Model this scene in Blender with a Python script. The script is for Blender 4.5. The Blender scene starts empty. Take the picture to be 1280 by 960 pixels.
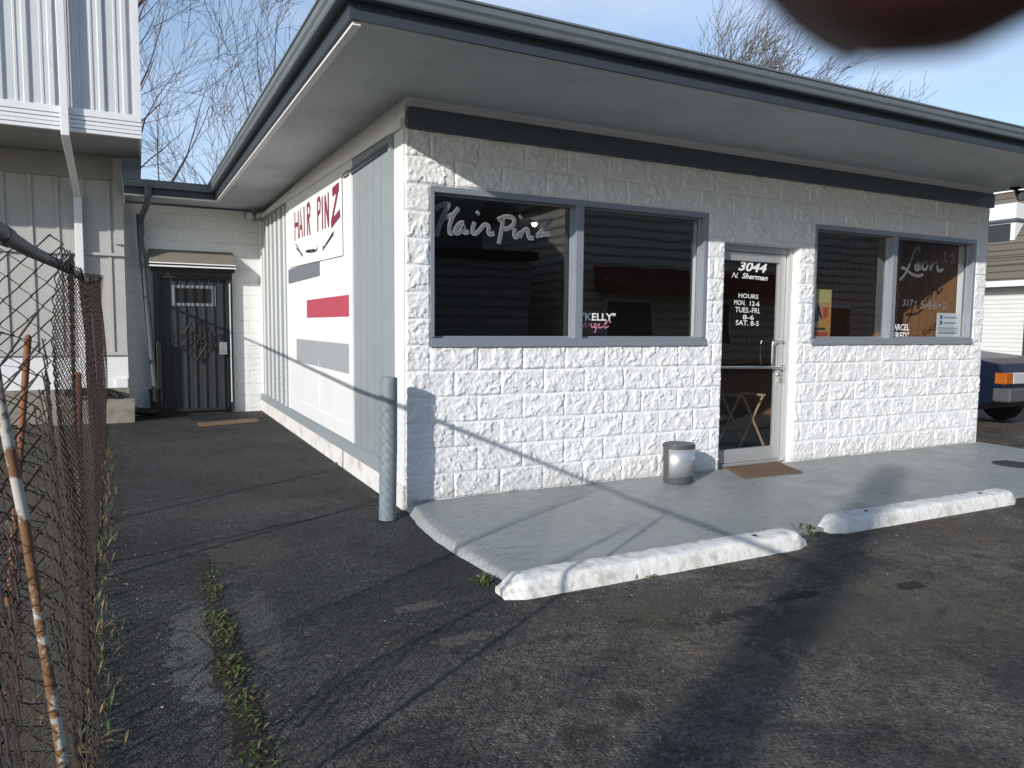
import bpy, bmesh, math, random
import numpy as np
from mathutils import Vector, Matrix
R = math.radians
random.seed(7)
SC = bpy.context.scene
COL = SC.collection

# ------------------------------------------------------------------ camera
cam_d = bpy.data.cameras.new('camera'); cam = bpy.data.objects.new('camera', cam_d); COL.objects.link(cam)
CAMP = Vector((-1.8104, -5.3426, 1.3757))
YAW, PIT, ROL = 0.4724504, -0.0794090, 0.0087193
_d = Vector((math.sin(YAW)*math.cos(PIT), math.cos(YAW)*math.cos(PIT), math.sin(PIT)))
_r = Vector((math.cos(YAW), -math.sin(YAW), 0)); _u = _r.cross(_d)
_r2 = _r*math.cos(ROL)+_u*math.sin(ROL); _u2 = -_r*math.sin(ROL)+_u*math.cos(ROL)
M3 = Matrix((_r2, _u2, -_d)).transposed()
cam.matrix_world = Matrix.Translation(CAMP) @ M3.to_4x4()
cam_d.sensor_width = 36; cam_d.lens = 914.04/1280*36
cam_d.clip_start = 0.005; cam_d.clip_end = 600
cam_d.dof.use_dof = True; cam_d.dof.focus_distance = 7.0; cam_d.dof.aperture_fstop = 17
SC.camera = cam

# ------------------------------------------------------------------ light
SUN = Vector((1.6, 1.0, -0.67)).normalized()
sd = bpy.data.lights.new('sun', 'SUN'); so = bpy.data.objects.new('sun', sd); COL.objects.link(so)
so.location = (-20, -15, 18)
so.rotation_euler = SUN.to_track_quat('-Z', 'Y').to_euler()
sd.energy = 3.7; sd.angle = R(0.5); sd.color = (1.0, 0.955, 0.895)
W = bpy.data.worlds.new('World'); SC.world = W; W.use_nodes = True
wn = W.node_tree; wn.nodes.clear()
def _wl(a, b): wn.links.new(a, b)
wo = wn.nodes.new('ShaderNodeOutputWorld'); wb = wn.nodes.new('ShaderNodeBackground')
sky = wn.nodes.new('ShaderNodeTexSky'); sky.sky_type = 'NISHITA'; sky.sun_disc = False
sky.sun_elevation = R(19.6); sky.sun_rotation = R(238); sky.air_density = 1.0; sky.dust_density = 0.4; sky.ozone_density = 2.6
tc = wn.nodes.new('ShaderNodeTexCoord'); mp = wn.nodes.new('ShaderNodeMapping'); mp.inputs['Scale'].default_value = (1.0, 1.0, 3.2)
mp.inputs['Rotation'].default_value = (0.2, 0.1, 0.9)
nz = wn.nodes.new('ShaderNodeTexNoise'); nz.inputs['Scale'].default_value = 2.1; nz.inputs['Detail'].default_value = 7; nz.inputs['Roughness'].default_value = 0.55
cr = wn.nodes.new('ShaderNodeValToRGB'); cr.color_ramp.elements[0].position = 0.42; cr.color_ramp.elements[1].position = 0.75
cr.color_ramp.elements[0].color = (0.20,)*3+(1,); cr.color_ramp.elements[1].color = (0.72,)*3+(1,)
mx = wn.nodes.new('ShaderNodeMix'); mx.data_type = 'RGBA'
mx.inputs[7].default_value = (4.6, 5.1, 6.2, 1)      # cloud radiance before the background strength
_wl(tc.outputs['Generated'], mp.inputs[0]); _wl(mp.outputs[0], nz.inputs['Vector']); _wl(nz.outputs['Fac'], cr.inputs[0])
sx = wn.nodes.new('ShaderNodeSeparateXYZ'); _wl(tc.outputs['Generated'], sx.inputs[0])   # cloud weighted northward, added to brighten the sky in view, not the front wall
mr = wn.nodes.new('ShaderNodeMapRange'); mr.inputs[1].default_value = -0.3; mr.inputs[2].default_value = 0.6; mr.inputs[3].default_value = 0.25; mr.inputs[4].default_value = 1.0
mu = wn.nodes.new('ShaderNodeMath'); mu.operation = 'MULTIPLY'; _wl(sx.outputs[1], mr.inputs[0]); _wl(mr.outputs[0], mu.inputs[0]); _wl(cr.outputs[0], mu.inputs[1])
_wl(mu.outputs[0], mx.inputs[0]); _wl(sky.outputs[0], mx.inputs[6]); _wl(mx.outputs[2], wb.inputs[0]); _wl(wb.outputs[0], wo.inputs[0])
wb.inputs[1].default_value = 0.145
vs = SC.view_settings
vs.view_transform = 'Standard'; vs.look = 'None'; vs.gamma = 1; vs.exposure = 0.3; vs.use_curve_mapping = False
SC.cycles.max_bounces = 8; SC.cycles.transparent_max_bounces = 12

# ------------------------------------------------------------------ materials
class NT:
    def __init__(s, name):
        s.m = bpy.data.materials.new(name); s.m.use_nodes = True; s.t = s.m.node_tree
        s.t.nodes.clear(); s.out = s.n('OutputMaterial')
    def n(s, typ, **kw):
        nd = s.t.nodes.new('ShaderNode'+typ)
        for k, v in kw.items(): setattr(nd, k, v)
        return nd
    def l(s, a, b): s.t.links.new(a, b)
    def val(s, x, sock):
        if hasattr(x, 'is_output'): s.l(x, sock)
        elif isinstance(x, (tuple, list)): sock.default_value = tuple(x)+((1,) if len(x) == 3 and len(sock.default_value) == 4 else ())
        else: sock.default_value = x
    def coord(s, kind='Object'):
        return s.n('TexCoord').outputs[kind]
    def mapped(s, scale=(1, 1, 1), rot=(0, 0, 0), loc=(0, 0, 0)):
        m = s.n('Mapping'); s.l(s.coord(), m.inputs[0]); m.inputs['Scale'].default_value = scale; m.inputs['Rotation'].default_value = rot; m.inputs['Location'].default_value = loc
        return m.outputs[0]
    def noise(s, scale, detail=4, rough=.55, vec=None, out='Fac', dist=0):
        n = s.n('TexNoise'); n.inputs['Scale'].default_value = scale; n.inputs['Detail'].default_value = detail
        n.inputs['Roughness'].default_value = rough; n.inputs['Distortion'].default_value = dist
        s.l(vec if vec is not None else s.coord(), n.inputs['Vector']); return n.outputs[out]
    def voro(s, scale, feature='F1', out='Distance', vec=None):
        n = s.n('TexVoronoi'); n.feature = feature; n.inputs['Scale'].default_value = scale
        s.l(vec if vec is not None else s.coord(), n.inputs['Vector']); return n.outputs[out]
    def ramp(s, x, a, b, ca=(0, 0, 0), cb=(1, 1, 1)):
        n = s.n('ValToRGB'); e = n.color_ramp.elements; e[0].position = a; e[1].position = b
        e[0].color = tuple(ca)+(1,); e[1].color = tuple(cb)+(1,); s.l(x, n.inputs[0]); return n.outputs[0]
    def mix(s, f, a, b, mode='MIX'):
        n = s.n('Mix'); n.data_type = 'RGBA'; n.blend_type = mode
        s.val(f, n.inputs[0]); s.val(a, n.inputs[6]); s.val(b, n.inputs[7]); return n.outputs[2]
    def math(s, op, a, b=0, c=0, clamp=False):
        n = s.n('Math'); n.operation = op; n.use_clamp = clamp
        s.val(a, n.inputs[0]); s.val(b, n.inputs[1]); s.val(c, n.inputs[2]); return n.outputs[0]
    def bump(s, h, dist=.01, strength=1.0, normal=None):
        n = s.n('Bump'); n.inputs['Strength'].default_value = strength; n.inputs['Distance'].default_value = dist
        s.l(h, n.inputs['Height'])
        if normal is not None: s.l(normal, n.inputs['Normal'])
        return n.outputs[0]
    def xyz(s):
        n = s.n('SeparateXYZ'); s.l(s.n('NewGeometry').outputs['Position'], n.inputs[0]); return n.outputs
    def done(s, col, rough=.6, metal=0, spec=.4, normal=None, **kw):
        b = s.n('BsdfPrincipled')
        s.val(col, b.inputs['Base Color']); s.val(rough, b.inputs['Roughness']); s.val(metal, b.inputs['Metallic'])
        b.inputs['Specular IOR Level'].default_value = spec
        if normal is not None: s.l(normal, b.inputs['Normal'])
        for k, v in kw.items(): s.val(v, b.inputs[k])
        s.l(b.outputs[0], s.out.inputs[0]); return s.m

def paint(name, col, rough=.55, var=.12, vs_=6, bscale=40, bd=.001, metal=0, spec=.4, dirt=None, dirt_amt=.35, dirt_scale=3):
    t = NT(name)
    dk = tuple(c*(1-var) for c in col); lt = tuple(min(1, c*(1+var*.5)) for c in col)
    c = t.mix(t.noise(vs_, 5), dk, lt)
    if dirt: c = t.mix(t.math('MULTIPLY', t.ramp(t.noise(dirt_scale, 8, .65), .5, .72), dirt_amt), c, dirt)
    return t.done(c, rough, metal, spec, t.bump(t.noise(bscale, 4), bd))

def m_block():
    t = NT('white split-face block')
    c = t.mix(t.noise(7, 6), (.70, .705, .71), (.79, .795, .80))
    c = t.mix(t.math('MULTIPLY', t.ramp(t.noise(2.3, 8, .7), .55, .8), .25), c, (.55, .53, .49))
    z = t.xyz()[2]
    low = t.math('MULTIPLY', t.math('SUBTRACT', .22, z, clamp=True), t.noise(9, 6, .7))
    c = t.mix(t.math('MULTIPLY', low, 3.2, clamp=True), c, (.42, .39, .34))
    h = t.math('ADD', t.noise(55, 5, .6), t.math('MULTIPLY', t.noise(170, 3), .4))
    return t.done(c, .62, 0, .3, t.bump(h, .004, .6))

def m_smoothblock():
    t = NT('white smooth block')
    b = t.n('TexBrick'); b.offset = .5; b.inputs['Scale'].default_value = 1; b.inputs['Mortar Size'].default_value = .006
    b.inputs['Brick Width'].default_value = .4064; b.inputs['Row Height'].default_value = .2032; b.inputs['Mortar Smooth'].default_value = .4
    b.inputs['Color1'].default_value = (1, 1, 1, 1); b.inputs['Color2'].default_value = (1, 1, 1, 1); b.inputs['Mortar'].default_value = (0, 0, 0, 1)
    m = t.n('Mapping'); t.l(t.coord(), m.inputs[0]); m.inputs['Rotation'].default_value = (R(-90), 0, 0); t.l(m.outputs[0], b.inputs['Vector'])
    c = t.mix(t.noise(4, 6), (.68, .68, .67), (.77, .77, .76))
    h = t.math('ADD', b.outputs['Color'], t.math('MULTIPLY', t.noise(30, 4), .25))
    return t.done(c, .55, 0, .4, t.bump(h, .006, .9))

def m_asphalt():
    t = NT('worn asphalt')
    P = t.n('NewGeometry').outputs['Position']
    x, y, z = t.xyz()
    warp = t.noise(1.1, 5, .6, P)
    lot = t.math('MULTIPLY_ADD', t.math('SUBTRACT', -1.7, y), 1.4, t.math('MULTIPLY', t.math('SUBTRACT', x, -.4), .9))
    lot = t.math('ADD', lot, t.math('MULTIPLY', t.math('SUBTRACT', warp, .5), 3.0))
    lot = t.math('MULTIPLY', lot, .7, clamp=True)
    big = t.ramp(t.noise(.9, 6, .65, P), .35, .68)
    alley = t.mix(big, (.024, .025, .0265), (.050, .0515, .053))
    alley = t.mix(t.math('MULTIPLY', t.ramp(t.noise(2.1, 8, .75, P, dist=.5), .56, .66), .35), alley, (.062, .0615, .058))
    lotc = t.mix(t.ramp(t.noise(1.3, 8, .72, P), .40, .62), (.033, .0325, .0315), (.108, .102, .092))
    lotc = t.mix(t.math('MULTIPLY', t.ramp(t.noise(.75, 6, .65, P, dist=.6), .48, .62), .6), lotc, (.085, .066, .045))
    lotc = t.mix(t.math('MULTIPLY', t.ramp(t.noise(2.9, 8, .75, P, dist=.8), .55, .63), .7), lotc, (.020, .0195, .019))
    c = t.mix(lot, alley, lotc)
    mid = t.ramp(t.noise(16, 5, .7, P), .3, .7, (.62, .62, .62), (1.45, 1.43, 1.40))
    c = t.mix(1.0, c, mid, 'MULTIPLY')
    # oil stains
    st = t.ramp(t.noise(2.6, 4, .5, P), .62, .70)
    c = t.mix(t.math('MULTIPLY', t.math('MULTIPLY', st, lot), .75), c, (.014, .013, .012))
    # aggregate
    cell = t.voro(105, 'F1', 'Color', P)
    sp = t.n('SeparateXYZ'); t.l(cell, sp.inputs[0])
    agg = t.ramp(sp.outputs[0], .0, 1.0, (.42, .42, .43), (1.95, 1.92, 1.85))
    aggmask = t.ramp(t.noise(3.2, 4, .6, P), .38, .58)
    c = t.mix(t.math('MULTIPLY_ADD', aggmask, .55, .45), c, t.mix(1.0, c, agg, 'MULTIPLY'))
    white = t.math('MULTIPLY', t.math('GREATER_THAN', sp.outputs[1], .985), t.ramp(t.noise(1.7, 3, .5, P), .42, .6))
    c = t.mix(t.math('MULTIPLY', white, .55), c, (.33, .33, .32))
    # bare pale patches and cracks, each at its own spot
    def blob(cx, cy, rx, ry, col, amt, soft=.35, c=None, nsc=5):
        soft *= .6; nsc *= 1.6
        dx = t.math('DIVIDE', t.math('SUBTRACT', x, cx), rx); dy = t.math('DIVIDE', t.math('SUBTRACT', y, cy), ry)
        d = t.math('ADD', t.math('MULTIPLY', dx, dx), t.math('MULTIPLY', dy, dy))
        d = t.math('ADD', d, t.math('MULTIPLY', t.math('SUBTRACT', t.noise(max(nsc, 9), 9, .72, P), .5), 8.0))
        f = t.math('MULTIPLY', t.ramp(d, 1-soft, 1+soft, (1, 1, 1), (0, 0, 0)), amt)
        return t.mix(f, c, col)
    c = blob(-1.61, -1.95, .12, .55, (.15, .147, .135), .7, .5, c, 9)
    c = blob(-1.33, -1.75, .10, .5, (.12, .117, .107), .55, .5, c, 9)
    c = blob(-1.2, -.55, .32, .35, (.085, .08, .066), .6, .5, c)
    c = blob(-1.0, .55, .6, .22, (.08, .078, .07), .55, .4, c)
    c = blob(-.58, -1.9, .13, .05, (.12, .11, .095), .8, .3, c, 12)
    c = blob(-.52, -2.36, .17, .05, (.13, .115, .10), .8, .3, c, 12)
    c = blob(1.6, -3.0, .7, .35, (.085, .075, .058), .5, .6, c)
    c = blob(3.2, -2.2, .8, .3, (.10, .08, .062), .5, .6, c)
    c = blob(.45, -2.35, .6, .16, (.09, .08, .065), .55, .6, c)
    c = blob(1.25, -2.65, .18, .05, (.010, .010, .010), .9, .4, c, 8)
    c = blob(2.0, -2.8, .12, .05, (.010, .010, .010), .9, .4, c, 8)
    c = blob(.8, -2.7, .25, .06, (.010, .010, .010), .8, .4, c, 8)
    wv = t.n('VectorMath'); wv.operation = 'MULTIPLY_ADD'
    wno = t.n('TexNoise'); wno.inputs['Scale'].default_value = 2.2; wno.inputs['Detail'].default_value = 6; t.l(P, wno.inputs['Vector'])
    wv.inputs[1].default_value = (.35, .35, 0); t.l(wno.outputs['Color'], wv.inputs[0]); t.l(P, wv.inputs[2])
    ck = t.voro(.85, 'DISTANCE_TO_EDGE', 'Distance', wv.outputs[0])
    crack = t.ramp(ck, .002, .009, (.6, .6, .6), (0, 0, 0))
    crack = t.math('MULTIPLY', crack, t.math('MULTIPLY', t.ramp(t.noise(.8, 2, .5, P), .50, .58), t.math('SUBTRACT', 1, lot)))
    def line(a, b, x0, x1, w):   # y = a + b x, wavy
        d = t.math('ABSOLUTE', t.math('SUBTRACT', y, t.math('ADD', t.math('MULTIPLY_ADD', x, b, a), t.math('MULTIPLY', t.math('SUBTRACT', t.noise(2.4, 5, .6, P), .5), .22))))
        return t.ramp(t.math('DIVIDE', d, w), .5, 1.2, (1, 1, 1), (0, 0, 0)), x0, x1
    for a, b, w in ((.30, .38, .018), (1.55, .25, .010), (3.6, .12, .012), (5.1, -.05, .012)):
        f, _, _ = line(a, b, 0, 0, w)
        f = t.math('MULTIPLY', f, t.math('LESS_THAN', x, .05))
        crack = t.math('MAXIMUM', crack, f)
    c = t.mix(t.math('MULTIPLY', crack, .85), c, (.007, .007, .007))
    h = t.math('ADD', t.math('MULTIPLY', t.voro(105, 'F1', 'Distance', P), -.8), t.math('MULTIPLY', t.noise(38, 6, .7, P), 1.6))
    h = t.math('ADD', h, t.math('MULTIPLY', t.noise(7, 4, .55, P), 2.6))
    h = t.math('SUBTRACT', h, t.math('MULTIPLY', crack, 2.5))
    return t.done(c, .82, 0, .35, t.bump(h, .012, 1.0))

def m_slab():
    t = NT('grey painted concrete')
    P = t.n('NewGeometry').outputs['Position']; x, y, z = t.xyz()
    c = t.mix(t.ramp(t.noise(1.6, 6, .65, P), .3, .7), (.232, .252, .248), (.295, .316, .308))
    c = t.mix(t.math('MULTIPLY', t.ramp(t.noise(5, 8, .7, P), .55, .75), .35), c, (.17, .175, .17))
    m = t.n('Mapping'); m.inputs['Scale'].default_value = (4, 14, 4); t.l(P, m.inputs[0])
    c = t.mix(t.math('MULTIPLY', t.ramp(t.noise(1.6, 6, .7, m.outputs[0]), .55, .68), .65), c, (.12, .12, .115))
    far = t.math('MULTIPLY', t.math('SUBTRACT', x, 3.6), .35, clamp=True)
    c = t.mix(t.math('MULTIPLY', far, t.math('MULTIPLY', t.ramp(t.noise(2.2, 7, .7, m.outputs[0]), .4, .62), .6)), c, (.17, .165, .15))
    wear = t.math('MULTIPLY', t.ramp(t.math('ADD', x, t.math('MULTIPLY', t.noise(14, 6, .7, P), .12)), .02, .13, (1, 1, 1), (0, 0, 0)), .75)
    c = t.mix(wear, c, t.mix(t.noise(30, 5, .7, P), (.28, .28, .27), (.50, .50, .48)))
    chip = t.math('MULTIPLY', t.ramp(t.noise(22, 4, .6, P), .64, .68), t.ramp(t.noise(2.1, 3, .5, P), .5, .62))
    c = t.mix(t.math('MULTIPLY', chip, .8), c, (.06, .06, .055))
    h = t.math('ADD', t.noise(18, 6, .65, P), t.math('MULTIPLY', t.noise(90, 3, .6, P), .35))
    rg = t.ramp(t.noise(3, 5, .6, P), .3, .7, (.38, .38, .38), (.58, .58, .58))
    return t.done(c, rg, 0, .5, t.bump(h, .006, .5))

def m_glass(name='window glass', tint=(.80, .83, .84)):
    t = NT(name)
    g = t.n('BsdfGlossy'); g.inputs['Roughness'].default_value = .004; g.inputs['Color'].default_value = (.95, .97, 1, 1)
    tr = t.n('BsdfTransparent'); tr.inputs['Color'].default_value = tuple(tint)+(1,)
    ge = t.n('NewGeometry'); vm = t.n('VectorMath'); vm.operation = 'DOT_PRODUCT'; t.l(ge.outputs['Incoming'], vm.inputs[0]); t.l(ge.outputs['True Normal'], vm.inputs[1])
    k = t.math('SUBTRACT', 1, t.math('ABSOLUTE', vm.outputs['Value']), clamp=True)
    f = t.math('MULTIPLY_ADD', t.math('POWER', k, 5), .8, .095, clamp=True)
    # slight waviness of old plate glass
    nb = t.bump(t.noise(2.0, 2), .0016, .5); t.l(nb, g.inputs['Normal'])
    ms = t.n('MixShader'); t.l(f, ms.inputs[0]); t.l(tr.outputs[0], ms.inputs[1]); t.l(g.outputs[0], ms.inputs[2])
    t.l(ms.outputs[0], t.out.inputs[0]); return t.m

def m_siding(name, c1, c2, pitch, axis=2, depth=.012, rough=.5, gap=.09):
    t = NT(name)
    s = t.n('SeparateXYZ'); t.l(t.n('NewGeometry').outputs['Position'], s.inputs[0])
    f = t.math('FRACT', t.math('DIVIDE', s.outputs[axis], pitch))
    c = t.mix(t.noise(3, 5), c1, c2)
    edge = t.ramp(f, gap*.7, gap, (.3, .3, .3), (1, 1, 1))
    c = t.mix(.8, c, edge, 'MULTIPLY')
    return t.done(c, rough, 0, .4, t.bump(t.math('MULTIPLY', f, -1), depth, 1))

def m_shingle(name, c1, c2, rot=(0, 0, 0)):
    t = NT(name)
    b = t.n('TexBrick'); b.offset = .5; b.inputs['Scale'].default_value = 1; b.inputs['Mortar Size'].default_value = .012
    b.inputs['Brick Width'].default_value = .30; b.inputs['Row Height'].default_value = .17; b.inputs['Bias'].default_value = 0
    b.inputs['Color1'].default_value = tuple(c1)+(1,); b.inputs['Color2'].default_value = tuple(c2)+(1,); b.inputs['Mortar'].default_value = (.03, .028, .025, 1)
    m = t.n('Mapping'); t.l(t.coord(), m.inputs[0]); m.inputs['Rotation'].default_value = rot; t.l(m.outputs[0], b.inputs['Vector'])
    c = t.mix(t.math('MULTIPLY', t.noise(5, 6, .7), .6), b.outputs['Color'], (.11, .10, .085))
    return t.done(c, .9, 0, .2, t.bump(b.outputs['Fac'], -.008, .8))

def m_rustpole():
    t = NT('peeling white paint on rusty pipe')
    f = t.ramp(t.noise(13, 5, .6), .47, .53)
    c = t.mix(f, t.mix(t.noise(40, 4), (.12, .06, .03), (.21, .11, .05)), (.42, .405, .37))
    return t.done(c, .7, 0, .3, t.bump(f, .001))

def m_wood(name, c1, c2, pitch=.1, axis=1):
    t = NT(name)
    s = t.n('SeparateXYZ'); t.l(t.n('NewGeometry').outputs['Position'], s.inputs[0])
    f = t.math('FRACT', t.math('DIVIDE', s.outputs[axis], pitch))
    m = t.n('Mapping'); t.l(t.coord(), m.inputs[0]); m.inputs['Scale'].default_value = (14, 14, 1.2)
    c = t.mix(t.noise(2.5, 6, .6, m.outputs[0]), c1, c2)
    c = t.mix(t.ramp(f, .02, .05, (1, 1, 1), (0, 0, 0)), c, tuple(v*.25 for v in c1))
    return t.done(c, .5, 0, .4)

MT = dict(
  block=m_block(), smooth=m_smoothblock(), asphalt=m_asphalt(), slab=m_slab(), glass=m_glass(),
  white=paint('white paint', (.78, .78, .775), .5, .06, 5, 30, .0012, dirt=(.5, .47, .42), dirt_amt=.2),
  founda=paint('dirty white foundation', (.74, .725, .70), .7, .12, 6, 25, .004, dirt=(.40, .33, .27), dirt_amt=.7, dirt_scale=4),
  soffit=paint('painted soffit', (.52, .54, .545), .6, .14, 1.6, 20, .001, dirt=(.22, .225, .215), dirt_amt=.5, dirt_scale=1.3),
  slate=paint('slate blue-grey trim paint', (.085, .105, .13), .45, .15, 8, 30, .0008),
  fascia=paint('slate fascia paint with gutter shade', (.042, .052, .066), .5, .15, 8, 30, .0008),  # slate darkened for the shade the gutter throws on the fascia
  gutter=paint('grey painted gutter metal', (.145, .172, .188), .42, .18, 3, 50, .0005, dirt=(.10, .11, .11), dirt_amt=.5, dirt_scale=5),
  greypanel=paint('grey painted board', (.265, .295, .31), .55, .1, 4, 40, .001),
  greystripe=paint('mid grey stripe paint', (.33, .35, .37), .5, .06, 5, 30, .0005),
  darkstripe=paint('dark grey stripe paint', (.17, .185, .21), .5, .06, 5, 30, .0005),
  redstripe=paint('red stripe paint', (.45, .07, .105), .5, .06, 5, 30, .0005),
  alu=paint('grey painted aluminium', (.30, .33, .375), .38, .1, 4, 60, .0004, metal=.35),
  brightalu=paint('satin aluminium', (.52, .53, .53), .36, .08, 6, 60, .0003, metal=.5),
  chrome=paint('brushed steel', (.62, .63, .64), .28, .08, 9, 60, .0004, metal=1.0),
  canvas_white=paint('white vinyl banner', (.80, .80, .79), .5, .03, 3, 8, .004),
  maroon=paint('maroon sign lettering', (.22, .03, .065), .6, .1),
  black=paint('black paint', (.012, .012, .013), .5, .2),
  iron=paint('black painted iron', (.020, .021, .023), .5, .3, 9, 50, .0006),
  doordark=paint('charcoal door', (.036, .04, .044), .55, .2, 4, 30, .001),
  awn=paint('taupe awning canvas', (.20, .19, .155), .8, .15, 5, 60, .001),
  pipe=paint('slate downpipe plastic', (.075, .09, .105), .4, .15, 4, 30, .0006),
  hose=paint('black corrugated hose', (.012, .012, .013), .45, .2),
  galv=paint('galvanised grey pipe paint', (.20, .235, .26), .5, .25, 9, 30, .001, dirt=(.30, .33, .35), dirt_amt=.5, dirt_scale=12),
  stopw=paint('white painted concrete', (.74, .73, .70), .7, .12, 9, 28, .006, dirt=(.25, .22, .17), dirt_amt=.7, dirt_scale=9),
  cement=paint('weathered concrete', (.25, .235, .20), .9, .25, 6, 40, .004, dirt=(.10, .09, .07), dirt_amt=.7, dirt_scale=5),
  binpanel=paint('silver bin panel', (.52, .53, .55), .36, .1, 14, 40, .001, metal=.6, dirt=(.4, .4, .41), dirt_amt=.5, dirt_scale=14),
  binplast=paint('grey plastic', (.075, .078, .083), .5, .1),
  mat=paint('brown coir', (.17, .105, .065), .95, .3, 25, 160, .004, dirt=(.08, .05, .03), dirt_amt=.5, dirt_scale=9),
  card=paint('damp cardboard', (.21, .14, .085), .9, .2, 9, 40, .003, dirt=(.09, .06, .035), dirt_amt=.8, dirt_scale=8),
  rubber=paint('black rubber', (.016, .016, .016), .8, .2),
  wire=paint('rusty chain-link wire', (.042, .030, .025), .75, .5, 12, 60, .0005, dirt=(.085, .04, .022), dirt_amt=.7, dirt_scale=7),
  rail=paint('dull rail pipe', (.085, .085, .10), .6, .25, 8, 50, .0006),
  orange=paint('orange rusted rod', (.24, .10, .045), .8, .3, 12, 60, .001),
  rust=m_rustpole(),
  corr=paint('white ribbed metal', (.55, .57, .59), .45, .08, 2, 40, .0005, dirt=(.42, .42, .42), dirt_amt=.3),
  trimw=paint('white aluminium trim', (.70, .715, .73), .4, .08, 3, 40, .0005),
  siding_l=paint('pale board', (.42, .42, .41), .65, .12, 3, 30, .001, dirt=(.33, .31, .28), dirt_amt=.4, dirt_scale=2),
  frieze=paint('putty painted frieze', (.30, .295, .28), .65, .12, 3, 30, .001),
  int_wall=paint('tan interior wall', (.20, .175, .145), .8, .15),
  int_ceil=paint('interior ceiling tile', (.38, .37, .35), .9, .1),
  int_floor=paint('interior floor tile', (.09, .085, .08), .4, .3, 4),
  panel_wood=m_wood('wood wall panelling', (.17, .075, .03), (.30, .15, .07), .11, 1),
  stick=paint('pale wood', (.48, .33, .22), .6, .2, 20),
  faint_sun=paint('faded lettering edge toned for sun', (.17, .178, .19), .6, .2, 30), faintin_sun=paint('faded lettering fill toned for sun', (.11, .116, .125), .6, .25, 30),  # darker copies of the faded lettering, toned down where sun hits the window
  letter=paint('white lettering paint', (.80, .80, .80), .5, .02),
  faint=paint('faded lettering edge', (.25, .262, .28), .6, .2, 30),
  faintin=paint('faded lettering fill', (.14, .147, .16), .6, .25, 30),
  pink=paint('pink lettering paint', (.62, .24, .34), .5, .05),
  paper=paint('white paper', (.74, .76, .78), .6, .03),
  bluemark=paint('blue print', (.07, .13, .30), .6, .1),
  greyprint=paint('grey print', (.20, .23, .24), .6, .1),
  vinylsiding=m_siding('white vinyl siding', (.60, .60, .57), (.66, .66, .635), .115),
  roofshingle=m_shingle('brown asphalt shingle', (.115, .098, .078), (.165, .145, .118), (R(-90), 0, R(-90))),
  bluecar=paint('dark blue car paint', (.007, .010, .026), .22, .15, 2, 5, .0001, spec=.6),
  carblack=paint('black car plastic', (.02, .021, .023), .55, .15),
  cargrey=paint('grey bumper plastic', (.075, .078, .085), .5, .15),
  amber=paint('amber lens', (.38, .10, .01), .15, .1, 30, spec=.6),
  lens=paint('clear lens', (.72, .74, .76), .08, .1, 30, metal=.4),
  bark=paint('grey bark', (.12, .105, .09), .95, .35, 8, 30, .01),
  twig=paint('twig bark', (.085, .072, .068), .95, .3, 8),
  woodpole=paint('creosoted pole', (.10, .075, .055), .9, .3, 6, 20, .004),
  streetsiding=m_siding('grey clapboard', (.16, .165, .17), (.21, .21, .215), .33, 2, .03, .6, .34),
  streetcream=m_siding('cream clapboard', (.52, .49, .42), (.60, .57, .50), .33, 2, .03, .6, .34),
  awnred=paint('red awning canvas', (.15, .035, .03), .8, .2),
  soil=paint('soil and litter', (.085, .075, .056), .95, .5, 14, 60, .012, dirt=(.055, .06, .025), dirt_amt=.8, dirt_scale=4),
  dirt=paint('crack dirt', (.035, .03, .022), .95, .5, 30, 80, .004),
  leaf=paint('weed leaf', (.065, .10, .028), .6, .4, 20),
  leafdry=paint('dry weed leaf', (.16, .12, .055), .8, .4, 20),
  yellow=paint('poster yellow', (.50, .44, .16), .5, .2, 9), orange2=paint('poster orange', (.52, .27, .08), .5, .2, 9),
  posterred=paint('poster red', (.45, .08, .07), .5, .1, 9), posterdark=paint('poster dark', (.05, .045, .045), .5, .1, 9), postergrey=paint('poster grey', (.32, .30, .30), .5, .1, 9),
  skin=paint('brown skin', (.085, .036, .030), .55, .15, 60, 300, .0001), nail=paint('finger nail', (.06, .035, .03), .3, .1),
)
def emit(name, col, st):
    t = NT(name); e = t.n('Emission'); e.inputs[0].default_value = tuple(col)+(1,); e.inputs[1].default_value = st
    t.l(e.outputs[0], t.out.inputs[0]); return t.m
MT['bulb'] = emit('lit bulb', (1, .95, .85), 12)

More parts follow.
